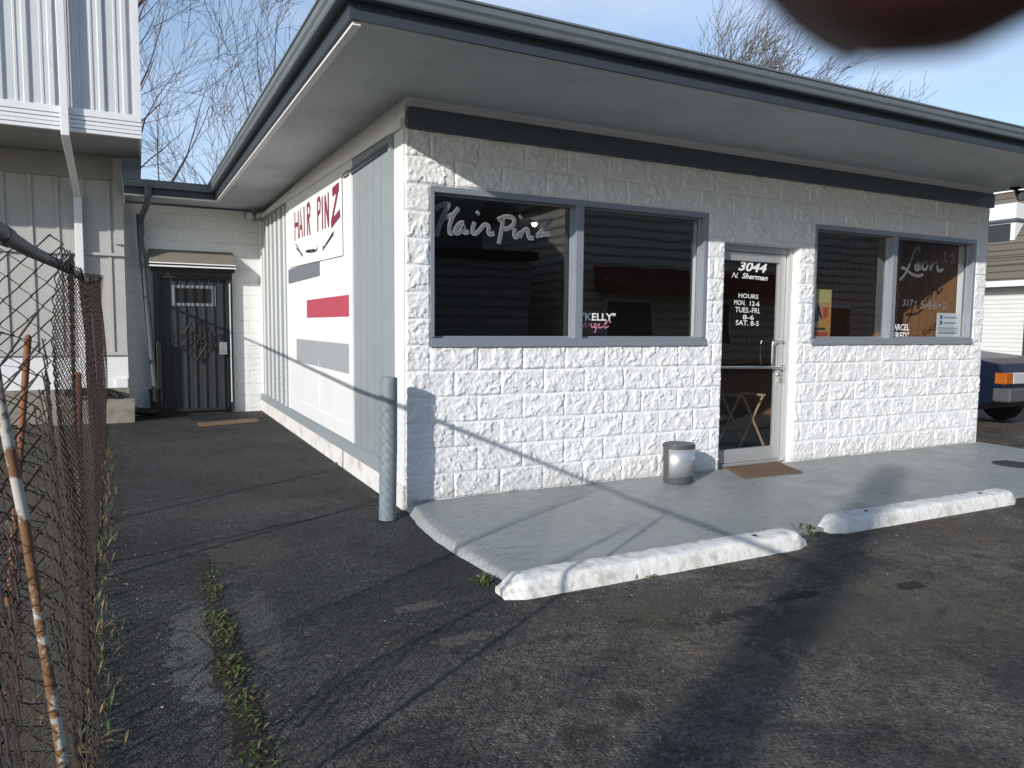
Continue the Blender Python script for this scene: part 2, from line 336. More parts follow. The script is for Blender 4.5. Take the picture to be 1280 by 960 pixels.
# ------------------------------------------------------------------ mesh helpers
OFF = {}
class MB:
    def __init__(s): s.v = []; s.f = []; s.mi = []; s.cur = 0
    def add(s, vs_, fs):
        o = len(s.v); s.v += [tuple(p) for p in vs_]; s.f += [tuple(i+o for i in f) for f in fs]; s.mi += [s.cur]*len(fs); return s
    def box(s, x0, x1, y0, y1, z0, z1):
        return s.add([(x0, y0, z0), (x1, y0, z0), (x1, y1, z0), (x0, y1, z0), (x0, y0, z1), (x1, y0, z1), (x1, y1, z1), (x0, y1, z1)],
                     [(0, 3, 2, 1), (4, 5, 6, 7), (0, 1, 5, 4), (1, 2, 6, 5), (2, 3, 7, 6), (3, 0, 4, 7)])
    def hexa(s, b, t):   # four bottom and four top points, both counter-clockwise from above
        return s.add(list(b)+list(t), [(3, 2, 1, 0), (4, 5, 6, 7), (0, 1, 5, 4), (1, 2, 6, 5), (2, 3, 7, 6), (3, 0, 4, 7)])
    def prism(s, poly, fn, a, b):   # poly 2D, fn(u,v,w)->3D, extruded from w=a to w=b
        n = len(poly)
        return s.add([fn(u, v, a) for u, v in poly]+[fn(u, v, b) for u, v in poly],
                     [tuple(range(n))[::-1], tuple(range(n, 2*n))]+[(i, (i+1) % n, n+(i+1) % n, n+i) for i in range(n)])
    def tube(s, pts, r, seg=8, caps=True, closed=False):
        pts = [Vector(p) for p in pts]; n = len(pts)
        rr = r if isinstance(r, (list, tuple)) else [r]*n
        rings = []; prev = None
        for i, p in enumerate(pts):
            if closed: tg = pts[(i+1) % n]-pts[i-1]
            else: tg = pts[min(i+1, n-1)]-pts[max(i-1, 0)]
            if tg.length < 1e-9: tg = Vector((0, 0, 1))
            tg.normalize()
            if prev is None: a = tg.orthogonal().normalized()
            else:
                a = prev-tg*prev.dot(tg)
                a = a.normalized() if a.length > 1e-6 else tg.orthogonal().normalized()
            prev = a; b = tg.cross(a)
            rings.append([p+(a*math.cos(2*math.pi*k/seg)+b*math.sin(2*math.pi*k/seg))*rr[i] for k in range(seg)])
        vs_ = [q for rg in rings for q in rg]; fs = []
        for i in range(n if closed else n-1):
            j = (i+1) % n
            for k in range(seg):
                k2 = (k+1) % seg; fs.append((i*seg+k, i*seg+k2, j*seg+k2, j*seg+k))
        if caps and not closed: fs += [tuple(range(seg))[::-1], tuple((n-1)*seg+k for k in range(seg))]
        return s.add(vs_, fs)
    def lathe(s, c, prof, seg=24, sx=1, sy=1):   # prof (r,z)
        vs_ = []; fs = []
        for r, z in prof:
            for k in range(seg):
                a = 2*math.pi*k/seg; vs_.append((c[0]+r*sx*math.cos(a), c[1]+r*sy*math.sin(a), c[2]+z))
        for i in range(len(prof)-1):
            for k in range(seg):
                k2 = (k+1) % seg; fs.append((i*seg+k, i*seg+k2, (i+1)*seg+k2, (i+1)*seg+k))
        fs += [tuple(range(seg))[::-1], tuple((len(prof)-1)*seg+k for k in range(seg))]
        return s.add(vs_, fs)
    def build(s, name, mats, parent=None, smooth=False, bevel=0, bseg=2, weld=False):
        me = bpy.data.meshes.new(name)
        off = OFF.get(parent.name, Vector()) if parent else Vector()
        vv = [(x-off[0], y-off[1], z-off[2]) for x, y, z in s.v] if off.length else s.v
        me.from_pydata(vv, [], s.f)
        if not isinstance(mats, (list, tuple)): mats = [mats]
        for m in mats: me.materials.append(m)
        if len(mats) > 1: me.polygons.foreach_set('material_index', s.mi)
        if smooth: me.polygons.foreach_set('use_smooth', [True]*len(me.polygons))
        me.update()
        o = bpy.data.objects.new(name, me); COL.objects.link(o)
        if parent: o.parent = parent
        OFF[o.name] = off
        if smooth:
            try: me.set_sharp_from_angle(angle=R(42))
            except Exception: pass
        if bevel:
            b = o.modifiers.new('bevel', 'BEVEL'); b.width = bevel; b.segments = bseg; b.limit_method = 'ANGLE'; b.angle_limit = R(35); b.harden_normals = False
        return o

def tag(o, label=None, cat=None, group=None, kind=None):
    if label: o['label'] = label
    if cat: o['category'] = cat
    if group: o['group'] = group
    if kind: o['kind'] = kind
    return o
def thing(name, loc, label, cat, group=None):
    o = bpy.data.objects.new(name, None); COL.objects.link(o); o.location = loc; o.empty_display_size = .2
    OFF[o.name] = Vector(loc); return tag(o, label, cat, group)

# ribbons of paint for lettering: strokes are 2D polylines (u,v), each laid a hair in front of the last
def smooth_line(pts, it=2):
    for _ in range(it):
        if len(pts) < 3: return pts
        q = [pts[0]]
        for a, b in zip(pts[:-1], pts[1:]):
            q += [(a[0]*.75+b[0]*.25, a[1]*.75+b[1]*.25), (a[0]*.25+b[0]*.75, a[1]*.25+b[1]*.75)]
        pts = q+[pts[-1]]
    return pts
def ribbon(mb, pts, w, fn, depth):
    n = len(pts); L = []; Rr = []
    for i, p in enumerate(pts):
        a = pts[max(i-1, 0)]; b = pts[min(i+1, n-1)]
        tx, ty = b[0]-a[0], b[1]-a[1]; l = math.hypot(tx, ty) or 1; nx, ny = -ty/l, tx/l
        k = w/2
        L.append((p[0]+nx*k, p[1]+ny*k)); Rr.append((p[0]-nx*k, p[1]-ny*k))
    mb.add([fn(u, v, depth) for u, v in L]+[fn(u, v, depth) for u, v in Rr], [(i, i+1, n+i+1, n+i) for i in range(n-1)])
def strokes(mb, lines, w, fn, base=0, step=.00015, curve=True):
    for k, s in enumerate(lines):
        ribbon(mb, smooth_line(s) if curve else s, w, fn, base+k*step)

def text_faces(mb, txt, u0, v0, height, fn, depth=0, shear=0, width=None, bold=0, rot=0):
    cu = bpy.data.curves.new('text', 'FONT'); cu.body = txt; cu.size = 1.0; cu.shear = shear; cu.offset = bold; cu.resolution_u = 3
    o = bpy.data.objects.new('text', cu); COL.objects.link(o)
    bpy.context.view_layer.update()
    me = bpy.data.meshes.new_from_object(o.evaluated_get(bpy.context.evaluated_depsgraph_get()))
    co = [tuple(v.co) for v in me.vertices]; fs = [tuple(p.vertices) for p in me.polygons]
    bpy.data.objects.remove(o); bpy.data.curves.remove(cu); bpy.data.meshes.remove(me)
    if not co: return
    x0 = min(c[0] for c in co); x1 = max(c[0] for c in co); capk = height/.69
    sx = (width/(x1-x0)) if width else capk
    P = []
    for x, y, z in co:
        a, b = (x-x0)*sx, y*capk
        P.append(fn(u0+a*math.cos(rot)-b*math.sin(rot), v0+a*math.sin(rot)+b*math.cos(rot), depth))
    mb.add(P, fs)

# value noise for displaced block faces
_rng = np.random.default_rng(3)
_tab = _rng.random((256, 256))
def vnoise(x, y):
    xi = np.floor(x).astype(int); yi = np.floor(y).astype(int); fx = x-xi; fy = y-yi
    fx = fx*fx*(3-2*fx); fy = fy*fy*(3-2*fy)
    g = lambda i, j: _tab[(xi+i) & 255, (yi+j) & 255]
    return (g(0, 0)*(1-fx)+g(1, 0)*fx)*(1-fy)+(g(0, 1)*(1-fx)+g(1, 1)*fx)*fy

# ------------------------------------------------------------------ ground, apron
GZ = -.055
g = MB(); g.add([(-160, -160, GZ), (160, -160, GZ), (160, 160, GZ), (-160, 160, GZ)], [(0, 1, 2, 3)])
tag(g.build('asphalt_ground', MT['asphalt']), kind='structure')
# strip of soil and thin grass beyond the fence
g = MB(); n = 40
pts = []
for i in range(n+1):
    y = -6+12.6*i/n; xr = -2.02-.0245*(y+2.7)+.05*(vnoise(np.array([y*2.1]), np.array([3.3]))[0]-.5)
    pts.append((xr, y))
g.add([(x, y, GZ+.006) for x, y in pts]+[(-9, y, GZ+.006) for x, y in pts], [(i, n+1+i, n+2+i, i+1)[::-1] for i in range(n)])
tag(g.build('soil_strip', MT['soil']), kind='structure')

# apron: grid that dips towards its rough left edge
def apron():
    xs = list(np.linspace(-.14, .30, 23))+list(np.linspace(.4, 7.36, 60)); ys = np.linspace(-1.835, 0, 49)
    V = []; F = []; nx = len(xs)
    for y in ys:
        for x in xs:
            t = (y+1.835)/1.835
            edge = -.03-.088*math.sin(math.pi*min(1, max(0, t*1.05)))**.7+.016*(vnoise(np.array([y*9.]), np.array([1.5]))[0]-.5)
            top = -.028+.028*t+.004*(vnoise(np.array([x*3.]), np.array([y*3.]))[0]-.5)
            k = (x-edge)/.085; k = min(1, max(0, k)); k = k*k*(3-2*k)
            z = (GZ-.02)*(1-k)+top*k
            V.append((x, y, z))
    for j in range(len(ys)-1):
        for i in range(nx-1): F.append((j*nx+i, j*nx+i+1, (j+1)*nx+i+1, (j+1)*nx+i))
    m = MB(); m.add(V, F)
    m.add([(-.03, -1.835, GZ-.02), (7.36, -1.835, GZ-.02), (7.36, -1.835, -.026), (.055, -1.835, -.028)], [(0, 1, 2, 3)])
    m.add([(7.36, -1.835, GZ-.02), (7.36, 0, GZ-.02), (7.36, 0, .001), (7.36, -1.835, -.026)], [(0, 1, 2, 3)])
    return tag(m.build('concrete_apron', MT['slab'], smooth=True), kind='structure')
apron()

# ------------------------------------------------------------------ hair salon
H = .2032
SAL = thing('hair_salon', (0, 0, 0), 'white block hair salon with deep slate eaves and painted shop windows', 'building')
def sz(y): return 3.045+.019*(y+.6)          # soffit height
WX = 7.33
W1 = (.2032, 2.965, 6*H, 12*H); W2 = (4.382, 7.112, 6*H, 12*H); DR = (3.172, 4.165, 0, 2.184)

def front_wall():
    nx, nz = 830, 328
    xs = np.linspace(0, WX, nx); zs = np.linspace(-.03, 2.86, nz)
    X, Z = np.meshgrid(xs, zs)
    row = np.floor(Z/H); fz = Z/H-row
    xo = X+np.where(row % 2 == 0, 0, H); bi = np.floor(xo/(2*H)); fx = xo/(2*H)-bi
    dx = np.minimum(fx, 1-fx)*2*H; dz = np.minimum(fz, 1-fz)*H
    ed_ = np.minimum(X, WX-X)+.004
    for (a, b, c, e) in (W1, W2, DR):
        ox = np.maximum(np.maximum(a-X, X-b), 0); oz = np.maximum(np.maximum(c-Z, Z-e), 0)
        ed_ = np.minimum(ed_, np.hypot(ox, oz)+.002)
    j1 = np.clip((np.minimum(dx, dz)-.0025)/.006, 0, 1)
    jv = vnoise(X*3.1+row*9, Z*3.7+bi*5); j1 = np.maximum(j1, .75*np.clip((jv-.40)*5, 0, 1))     # paint bridges some joints
    me_ = np.clip(ed_/.016, 0, 1)
    be = np.clip(np.minimum(dx, dz)/.022, 0, 1); be = .45+.55*be*be*(3-2*be)
    s1 = bi*17.3+row*31.7
    tilt = (vnoise(s1, s1*.37)-.5)*(fz-.5)*.014+(vnoise(s1*.71, s1+5)-.5)*(fx-.5)*.012
    wx_ = X+.03*(vnoise(X*9, Z*9)-.5); wz_ = Z+.03*(vnoise(X*9+40, Z*9+7)-.5)
    n1 = vnoise(wx_*14+bi*7.1, wz_*18+row*3.3); n2 = vnoise(wx_*31+wz_*12, wz_*37-wx_*9+row*5); n3 = vnoise(wx_*64-wz_*25, wz_*70+wx_*17); n4 = vnoise(X*130+Z*31, Z*127-X*23)
    rough = (.011*n1+.009*abs(2*n2-1)+.008*abs(2*n3-1)+.008*n4)*.62+.006*np.clip((n1*n2-.30)*14, 0, 1)
    D = me_*j1*(.0022+be*(rough+tilt)) 
    V = np.stack([X, -D-.002, Z], -1).reshape(-1, 3)
    i, j = np.meshgrid(np.arange(nx-1), np.arange(nz-1))
    cx = (xs[i]+xs[i+1])/2; cz = (zs[j]+zs[j+1])/2
    keep = np.ones(cx.shape, bool)
    for (a, b, c, e) in (W1, W2, DR): keep &= ~((cx > a) & (cx < b) & (cz > c-.04*(c == 0)) & (cz < e))
    keep &= cz > -.02
    q = (j*nx+i)[keep]
    F = np.stack([q, q+1, q+nx+1, q+nx], -1)
    mb = MB(); mb.add(V.tolist(), F.tolist())
    # core behind the faces, with the openings left free
    y0, y1 = .004, .2; zt = 3.09
    ed = [0.004, W1[0], W1[1], DR[0], DR[1], W2[0], W2[1], WX-.003]
    for a, b in ((ed[0], ed[1]), (ed[2], ed[3]), (ed[4], ed[5]), (ed[6], ed[7])): mb.box(a, b, y0, y1, -.05, zt)
    for o in (W1, W2): mb.box(o[0], o[1], y0, y1, -.05, o[2]); mb.box(o[0], o[1], y0, y1, o[3], zt)
    mb.box(DR[0], DR[1], y0, y1, DR[3], zt)
    return mb.build('front_wall', MT['block'], SAL, smooth=True)
fw = front_wall()
# side, right and rear walls
m = MB(); m.box(0, .18, .2, 7.2, -.06, 3.12); m.build('side_wall', MT['white'], SAL)
m = MB(); m.box(WX-.2, WX-.003, .2, 7.4, -.06, 3.12); m.box(.18, WX-.2, 7.2, 7.4, -.06, 3.12); m.build('rear_wall', MT['white'], SAL)
m = MB(); m.box(-2.02, 0, 7.2, 7.4, -.06, 3.16); m.build('back_wall', MT['smooth'], SAL)
# painted band over the front, rounded at its left end
poly = []
x0, x1, z0, z1, r = .006, WX+.03, 2.832, 2.992, .05
for k in range(7): a = math.pi/2+math.pi/2*k/6; poly.append((x0+r+r*math.cos(a), z1-r+r*math.sin(a)))
for k in range(7): a = math.pi+math.pi/2*k/6; poly.append((x0+r*.6+r*.6*math.cos(a), z0+r*.6+r*.6*math.sin(a)))
poly += [(x1, z0), (x1, z1)]
m = MB(); m.prism(poly, lambda u, v, w: (u, w, v), -.045, .003); m.build('trim_band', MT['slate'], SAL, bevel=.004)
m = MB(); m.box(.0, WX+.02, -.03, .003, 2.995, 3.075); m.box(0, WX+.02, -.05, -.03, 3.03, 3.07); m.build('soffit_moulding', MT['white'], SAL, bevel=.003)

# soffit, fascia, gutter, roof along the eave line
EAVE = [(-1.93, 6.35), (-.735, 6.35), (-.72, -1.262), (7.56, -1.262), (7.56, 7.6)]
poly = EAVE+[(-1.93, 7.6)]
m = MB(); npg = len(poly)
m.add([(x, y, sz(y)) for x, y in poly]+[(x, y, sz(y)+.012) for x, y in poly],
      [tuple(range(npg)), tuple(range(npg, 2*npg))[::-1]]+[(i, (i+1) % npg, npg+(i+1) % npg, npg+i) for i in range(npg)])
m.build('soffit', MT['soffit'], SAL)
def sweep(path, prof, zf, mb, closed_prof=False):
    # path 2D, profile (out, up); outward is to the right-hand side of travel reversed (away from the building)
    n = len(path); rings = []
    for i, p in enumerate(path):
        P = Vector(p)
        def nrm(a, b):
            d = (Vector(b)-Vector(a)).normalized(); return Vector((d.y, -d.x))
        ns = []
        if i > 0: ns.append(nrm(path[i-1], p))
        if i < n-1: ns.append(nrm(p, path[i+1]))
        if len(ns) == 2:
            b = (ns[0]+ns[1]).normalized(); b = b/max(.2, b.dot(ns[0]))
        else: b = ns[0]
        rings.append([(P.x+b.x*o, P.y+b.y*o, zf(P.y)+u) for o, u in prof])
    k = len(prof); V = [q for r_ in rings for q in r_]; F = []
    for i in range(n-1):
        for j in range(k if closed_prof else k-1):
            j2 = (j+1) % k
            F.append((i*k+j, i*k+j2, (i+1)*k+j2, (i+1)*k+j))
    if closed_prof: F += [tuple(range(k)), tuple((n-1)*k+j for j in range(k))[::-1]]
    mb.add(V, F)
# outward of this travel direction: path goes rear-left -> front -> right; (d.y,-d.x) points to the outside
m = MB(); sweep(EAVE, [(0, -.004), (.022, -.004), (.022, .178), (0, .178)], sz, m, True); m.build('fascia', MT['fascia'], SAL)
gp = [(.022, .094), (.085, .090), (.092, .100), (.098, .122), (.110, .138), (.114, .172), (.124, .177), (.124, .189), (.110, .190), (.108, .180), (.102, .14), (.090, .124), (.08, .100), (.022, .104)]
m = MB(); sweep(EAVE[:4], [(o+.001, u) for o, u in gp], sz, m, True)
for p in ((1.9, -1.262), (4.9, -1.262)):     # joint sleeves
    x = p[0]; V = [(-o-.004, u) for o, u in gp[:8]]
    z = sz(-1.262)
    for (o, u), (o2, u2) in zip(gp[1:7], gp[2:8]):
        m.add([(x, -1.262-o-.003, z+u), (x+.05, -1.262-o-.003, z+u), (x+.05, -1.262-o2-.003, z+u2), (x, -1.262-o2-.003, z+u2)], [(0, 1, 2, 3)])
m.build('gutter', MT['gutter'], SAL)
m = MB(); sweep(EAVE[:3], [(-.045, -.006), (.0, -.006), (.0, .045), (-.045, .045)], lambda y: sz(y)-.02, m, True); m.build('soffit_edge_strip', MT['white'], SAL)
m = MB(); m.add([(x, y, sz(y)+.179) for x, y in poly]+[(x, y, sz(y)+.192) for x, y in poly], [tuple(range(npg)), tuple(range(npg, 2*npg))[::-1]]+[(i, (i+1) % npg, npg+(i+1) % npg, npg+i) for i in range(npg)])
m.build('roof', MT['rubber'], SAL)

# ---- side wall cladding (x = 0 plane, facing the alley)
def st(y): return 2.838+.0285*y              # underside of the moulding
m = MB()
m.hexa([(-.035, -.0, st(0)), (0, 0, st(0)), (0, 7.2, st(7.2)), (-.035, 7.2, st(7.2))], [(-.035, -.0, st(0)+.072), (0, 0, st(0)+.072), (0, 7.2, st(7.2)+.06), (-.035, 7.2, st(7.2)+.06)])
m.build('side_moulding', MT['white'], SAL, bevel=.004)
m = MB(); m.box(-.006, 0, .0, .228, .0, 2.84); m.build('corner_board', MT['white'], SAL)
def sidepanel(name, mat, y0, y1, z0, grooves=(), x=-.02):
    m = MB(); ys = [y0]+[v for g_ in grooves for v in (g_-.004, g_+.004)]+[y1]
    for i in range(0, len(ys), 2): m.hexa([(x, ys[i], z0), (-.001, ys[i], z0), (-.001, ys[i+1], z0), (x, ys[i+1], z0)], [(x, ys[i], st(ys[i])-.003), (-.001, ys[i], st(ys[i])-.003), (-.001, ys[i+1], st(ys[i+1])-.003), (x, ys[i+1], st(ys[i+1])-.003)])
    return m.build(name, mat, SAL)
sidepanel('grey_panel', MT['greypanel'], .30, 1.40, .26, (.52, .74, .96, 1.18))
sidepanel('grey_panel_edge', MT['greypanel'], .23, .297, .26, (), -.035)
m = MB(); m.box(-.040, -.0205, .30, 1.40, 2.745, 2.79); m.build('panel_shade_strip', MT['slate'], SAL)  # slate strip painted in for the shadow gap under the moulding
sidepanel('white_panel', MT['white'], 1.405, 4.72, .26, (), -.028)
m = MB()                                        # panel joints: thin battens
m.box(-.034, -.028, 1.405, 1.47, .26, 2.78); m.box(-.034, -.028, 4.62, 4.72, .26, 2.9)
m.box(-.033, -.028, 2.87, 2.885, .42, .98); m.box(-.033, -.028, 1.6, 4.3, .405, .42); m.build('white_battens', MT['white'], SAL)
sidepanel('batten_panel', MT['greypanel'], 4.73, 6.98, .25, (), -.012)
for k in range(6):
    y = 4.95+k*.36
    m = MB(); m.box(-.032, -.0125, y, y+.03, .252, 2.95); m.build('batten', MT['white'], SAL)
m = MB(); m.box(-.02, 0, 6.99, 7.197, .24, 3.03); m.build('rear_corner_board', MT['white'], SAL)
m = MB(); m.hexa([(-.045, .228, .135), (0, .228, .135), (0, 7.197, .135), (-.045, 7.197, .135)], [(-.032, .228, .225), (0, .228, .25), (0, 7.197, .25), (-.032, 7.197, .225)]); m.build('sill_ledge', MT['greypanel'], SAL, bevel=.004)
m = MB(); m.box(-.024, 0, .0, 7.197, -.06, .134); m.box(-.026, -.024, 2.86, 2.875, -.06, .134); m.build('foundation', MT['founda'], SAL)
for nm, mat, y0, y1, z0, z1 in (('dark_stripe', 'darkstripe', 2.76, 4.61, 1.90, 2.08), ('red_stripe', 'redstripe', 1.54, 3.46, 1.45, 1.655), ('grey_stripe', 'greystripe', 1.555, 4.12, .905, 1.19)):
    m = MB(); m.box(-.032, -.029, y0, y1, z0, z1); o = m.build(nm, MT[mat], SAL)

# ---- sign banner hung over the white panel
SG = thing('shop_sign', (-.036, 3.1, 2.05), 'white hair salon banner with maroon lettering and three hairpins above the stripes', 'sign')
m = MB(); N = 12
A, B_, C_, D_ = (4.47, 2.10), (1.72, 2.035), (1.735, 2.79), (4.45, 2.875)
V = []
for j in range(N+1):
    for i in range(N+1):
        u, v = i/N, j/N
        y = (A[0]*(1-u)+B_[0]*u)*(1-v)+(D_[0]*(1-u)+C_[0]*u)*v
        z = (A[1]*(1-u)+B_[1]*u)*(1-v)+(D_[1]*(1-u)+C_[1]*u)*v-(.018*math.sin(u*math.pi*2)**2 if j == N else 0)
        V.append((-.044, y, z))
o = len(V); V += [(-.038, y, z) for _, y, z in V]
F = []
for j in range(N):
    for i in range(N):
        a = j*(N+1)+i; F += [(a, a+1, a+N+2, a+N+1), (o+a, o+a+N+1, o+a+N+2, o+a+1)]
bd = [i for i in range(N+1)]+[j*(N+1)+N for j in range(1, N+1)]+[N*(N+1)+i for i in range(N-1, -1, -1)]+[j*(N+1) for j in range(N-1, 0, -1)]
F += [(bd[i], o+bd[i], o+bd[(i+1) % len(bd)], bd[(i+1) % len(bd)]) for i in range(len(bd))]
m.add(V, F); m.build('banner', MT['canvas_white'], SG)
fs = lambda u, v, w: (-.0455-w, u, v)
SIGN = [[(4.04, 2.746), (4.054, 2.402)], [(3.826, 2.738), (3.838, 2.405)], [(4.052, 2.589), (3.831, 2.581)], [(3.764, 2.407), (3.691, 2.741), (3.584, 2.401)], [(3.737, 2.523), (3.605, 2.525)], [(3.479, 2.741), (3.479, 2.396)], [(3.298, 2.738), (3.293, 2.388)], [(3.298, 2.73), (3.188, 2.726), (3.148, 2.678), (3.164, 2.603), (3.285, 2.585)], [(3.236, 2.578), (3.156, 2.381)], [(2.759, 2.721), (2.759, 2.374)], [(2.76, 2.71), (2.662, 2.712), (2.631, 2.66), (2.645, 2.578), (2.754, 2.555)], [(2.533, 2.713), (2.533, 2.371)], [(2.404, 2.709), (2.412, 2.368)], [(2.405, 2.694), (2.259, 2.376)], [(2.261, 2.712), (2.26, 2.364)]]
m = MB(); strokes(m, SIGN[:9], .055, fs, curve=False); m.build('lettering', MT['maroon'], SG)
m = MB(); strokes(m, SIGN[9:], .055, fs, curve=False)
strokes(m, [[(2.075, 2.685), (1.812, 2.70)]], .085, fs, .003, curve=False); strokes(m, [[(1.83, 2.70), (2.125, 2.385)]], .055, fs, .0032, curve=False); strokes(m, [[(2.14, 2.375), (1.775, 2.445)]], .075, fs, .0034, curve=False)
m.build('lettering', MT['maroon'], SG)
PINS = [[(4.006, 2.353), (3.931, 2.339), (3.606, 2.174)], [(3.965, 2.306), (3.587, 2.19)], [(3.389, 2.211), (3.02, 2.177), (2.79, 2.18), (2.787, 2.233)], [(3.354, 2.222), (2.915, 2.196)], [(2.031, 2.295), (2.477, 2.173), (2.525, 2.151)], [(2.523, 2.193), (2.454, 2.176), (2.053, 2.273)]]
m = MB(); strokes(m, PINS, .016, fs, .004); m.build('hairpin_drawing', MT['black'], SG)
m = MB(); m.box(-.05, -.030, 1.45, 1.66, 2.755, 2.79); m.build('hanging_strip', MT['cement'], SG)

# ---- shop windows
ff = lambda u, v, w: (u, .0788-w, v)            # painted on the glass
def window(W_, mull):
    x0, x1, z0, z1 = W_
    m = MB(); yo, yi = -.012, .10
    m.box(x0, x1, yo, yi, z1-.048, z1); m.box(x0, x0+.034, yo, yi, z0+.06, z1-.048); m.box(x1-.05, x1, yo, yi, z0+.06, z1-.048)
    m.box(x0, x1, yo-.014, yi, z0, z0+.055)
    m.box(mull-.038, mull+.038, yo-.004, yi, z0+.055, z1-.048)
    for a, b in ((x0+.034, mull-.038), (mull+.038, x1-.05)):      # glazing stops
        m.box(a, a+.014, .05, .075, z0+.055, z1-.048); m.box(b-.014, b, .05, .075, z0+.055, z1-.048)
        m.box(a+.014, b-.014, .05, .075, z0+.055, z0+.072); m.box(a+.014, b-.014, .05, .075, z1-.062, z1-.048)
    w = m.build('window', MT['alu'], SAL, bevel=.003)
    for a, b in ((x0+.034, mull-.038), (mull+.038, x1-.05)):
        p = MB(); p.add([(a, .080, z0+.055), (b, .080, z0+.055), (b, .080, z1-.048), (a, .080, z1-.048)], [(0, 1, 2, 3)]); p.build('pane', MT['glass'], w)
    s = MB(); s.box(x0-.02, x1+.0, -.035, -.027, z0-.012, z0+.01); s.build('sill_lip', MT['alu'], w)
    return w
wa = window(W1, 1.548); wc = window(W2, 5.637)
HP = [[(0.277, 2.271), (0.317, 2.307), (0.375, 2.328), (0.393, 2.321), (0.353, 2.256), (0.317, 2.172), (0.286, 2.067)], [(0.474, 2.299), (0.434, 2.254), (0.402, 2.186), (0.389, 2.119), (0.402, 2.095), (0.423, 2.101)], [(0.317, 2.204), (0.375, 2.221), (0.429, 2.25)], [(0.52, 2.186), (0.488, 2.188), (0.452, 2.148), (0.438, 2.114), (0.461, 2.099), (0.493, 2.118), (0.52, 2.174), (0.511, 2.127), (0.53, 2.108), (0.562, 2.122)], [(0.612, 2.201), (0.594, 2.149), (0.592, 2.116), (0.618, 2.105), (0.655, 2.137), (0.692, 2.186), (0.72, 2.187), (0.739, 2.168), (0.73, 2.125), (0.754, 2.109), (0.787, 2.124)], [(0.631, 2.263), (0.647, 2.286)], [(0.815, 2.232), (0.858, 2.257), (0.863, 2.236), (0.854, 2.167), (0.84, 2.098), (0.826, 2.041)], [(0.858, 2.257), (0.912, 2.269), (0.961, 2.256), (0.971, 2.218), (0.932, 2.176), (0.874, 2.16)], [(0.976, 2.175), (0.964, 2.131), (0.977, 2.099), (1.001, 2.112), (1.031, 2.157), (1.018, 2.1)], [(1.017, 2.264), (1.032, 2.281)], [(1.021, 2.118), (1.06, 2.172), (1.095, 2.179), (1.096, 2.131), (1.111, 2.101), (1.149, 2.108)], [(1.19, 2.247), (1.345, 2.275)], [(1.328, 2.272), (1.183, 2.13)], [(1.172, 2.126), (1.312, 2.157)]]
m = MB(); strokes(m, HP[:-3], .036, ff); strokes(m, HP[-3:], .036, ff, .0015, curve=False)
m.cur = 1; strokes(m, HP[:-3], .018, ff, .0026); strokes(m, HP[-3:], .018, ff, .0044, curve=False)
m.build('script_lettering', [MT['faint'], MT['faintin']], wa)
m = MB(); text_faces(m, '"KELLY"', 1.632, 1.43, .062, ff, 0, 0, .36, .02); m.build('name_lettering', MT['letter'], wa)
ANGEL = [[(1.645, 1.372), (1.668, 1.401), (1.681, 1.415), (1.683, 1.388), (1.682, 1.365)], [(1.653, 1.375), (1.684, 1.382)], [(1.71, 1.402), (1.705, 1.366), (1.722, 1.395), (1.738, 1.404), (1.738, 1.382), (1.746, 1.363), (1.766, 1.376)], [(1.789, 1.399), (1.773, 1.399), (1.764, 1.376), (1.778, 1.363), (1.793, 1.389), (1.797, 1.399), (1.79, 1.363), (1.779, 1.33), (1.769, 1.322)], [(1.805, 1.379), (1.825, 1.39), (1.82, 1.399), (1.809, 1.393), (1.809, 1.37), (1.829, 1.363), (1.849, 1.373)], [(1.853, 1.37), (1.88, 1.39), (1.904, 1.417), (1.912, 1.425), (1.892, 1.42), (1.872, 1.39), (1.873, 1.37), (1.893, 1.364), (1.919, 1.382)], [(1.925, 1.412), (1.933, 1.42)], [(1.938, 1.412), (1.946, 1.42)]]
m = MB(); strokes(m, ANGEL, .010, ff); m.build('pink_lettering', MT['pink'], wa)
LEON = [[(6.165, 2.266), (6.187, 2.3), (6.14, 2.322), (6.092, 2.269), (6.04, 2.148), (5.977, 2.034), (5.912, 1.959), (5.857, 1.928)], [(5.873, 2.065), (5.924, 2.067), (5.987, 2.034), (6.094, 1.992), (6.199, 1.983), (6.271, 2.006)], [(6.118, 2.086), (6.199, 2.109), (6.201, 2.14), (6.139, 2.133), (6.108, 2.072), (6.152, 2.045), (6.217, 2.077)], [(6.29, 2.153), (6.24, 2.118), (6.249, 2.065), (6.309, 2.058), (6.351, 2.109), (6.322, 2.151), (6.28, 2.149)], [(6.413, 2.166), (6.395, 2.055)], [(6.402, 2.098), (6.482, 2.162), (6.52, 2.147), (6.521, 2.07), (6.561, 2.051), (6.631, 2.084)], [(6.626, 2.257), (6.68, 2.273)], [(6.646, 2.282), (6.649, 2.197), (6.69, 2.163)], [(6.842, 2.252), (6.80, 2.272), (6.765, 2.247), (6.80, 2.218), (6.838, 2.19), (6.805, 2.158), (6.755, 2.175)]]
m = MB(); strokes(m, LEON, .032, ff); m.cur = 1; strokes(m, LEON, .017, ff, .0026); m.build('script_lettering', [MT['faint_sun'], MT['faintin_sun']], wc)
m = MB(); text_faces(m, '317', 5.93, 1.64, .075, ff, 0, .1, .19); m.build('phone_lettering', MT['faint_sun'], wc)
m = MB(); text_faces(m, '\u2022', 6.15, 1.65, .075, ff); m.build('phone_lettering', MT['faint_sun'], wc)
m = MB(); text_faces(m, '546\u20222', 6.24, 1.615, .09, ff, 0, .1, .50); m.build('phone_lettering', MT['faint_sun'], wc)
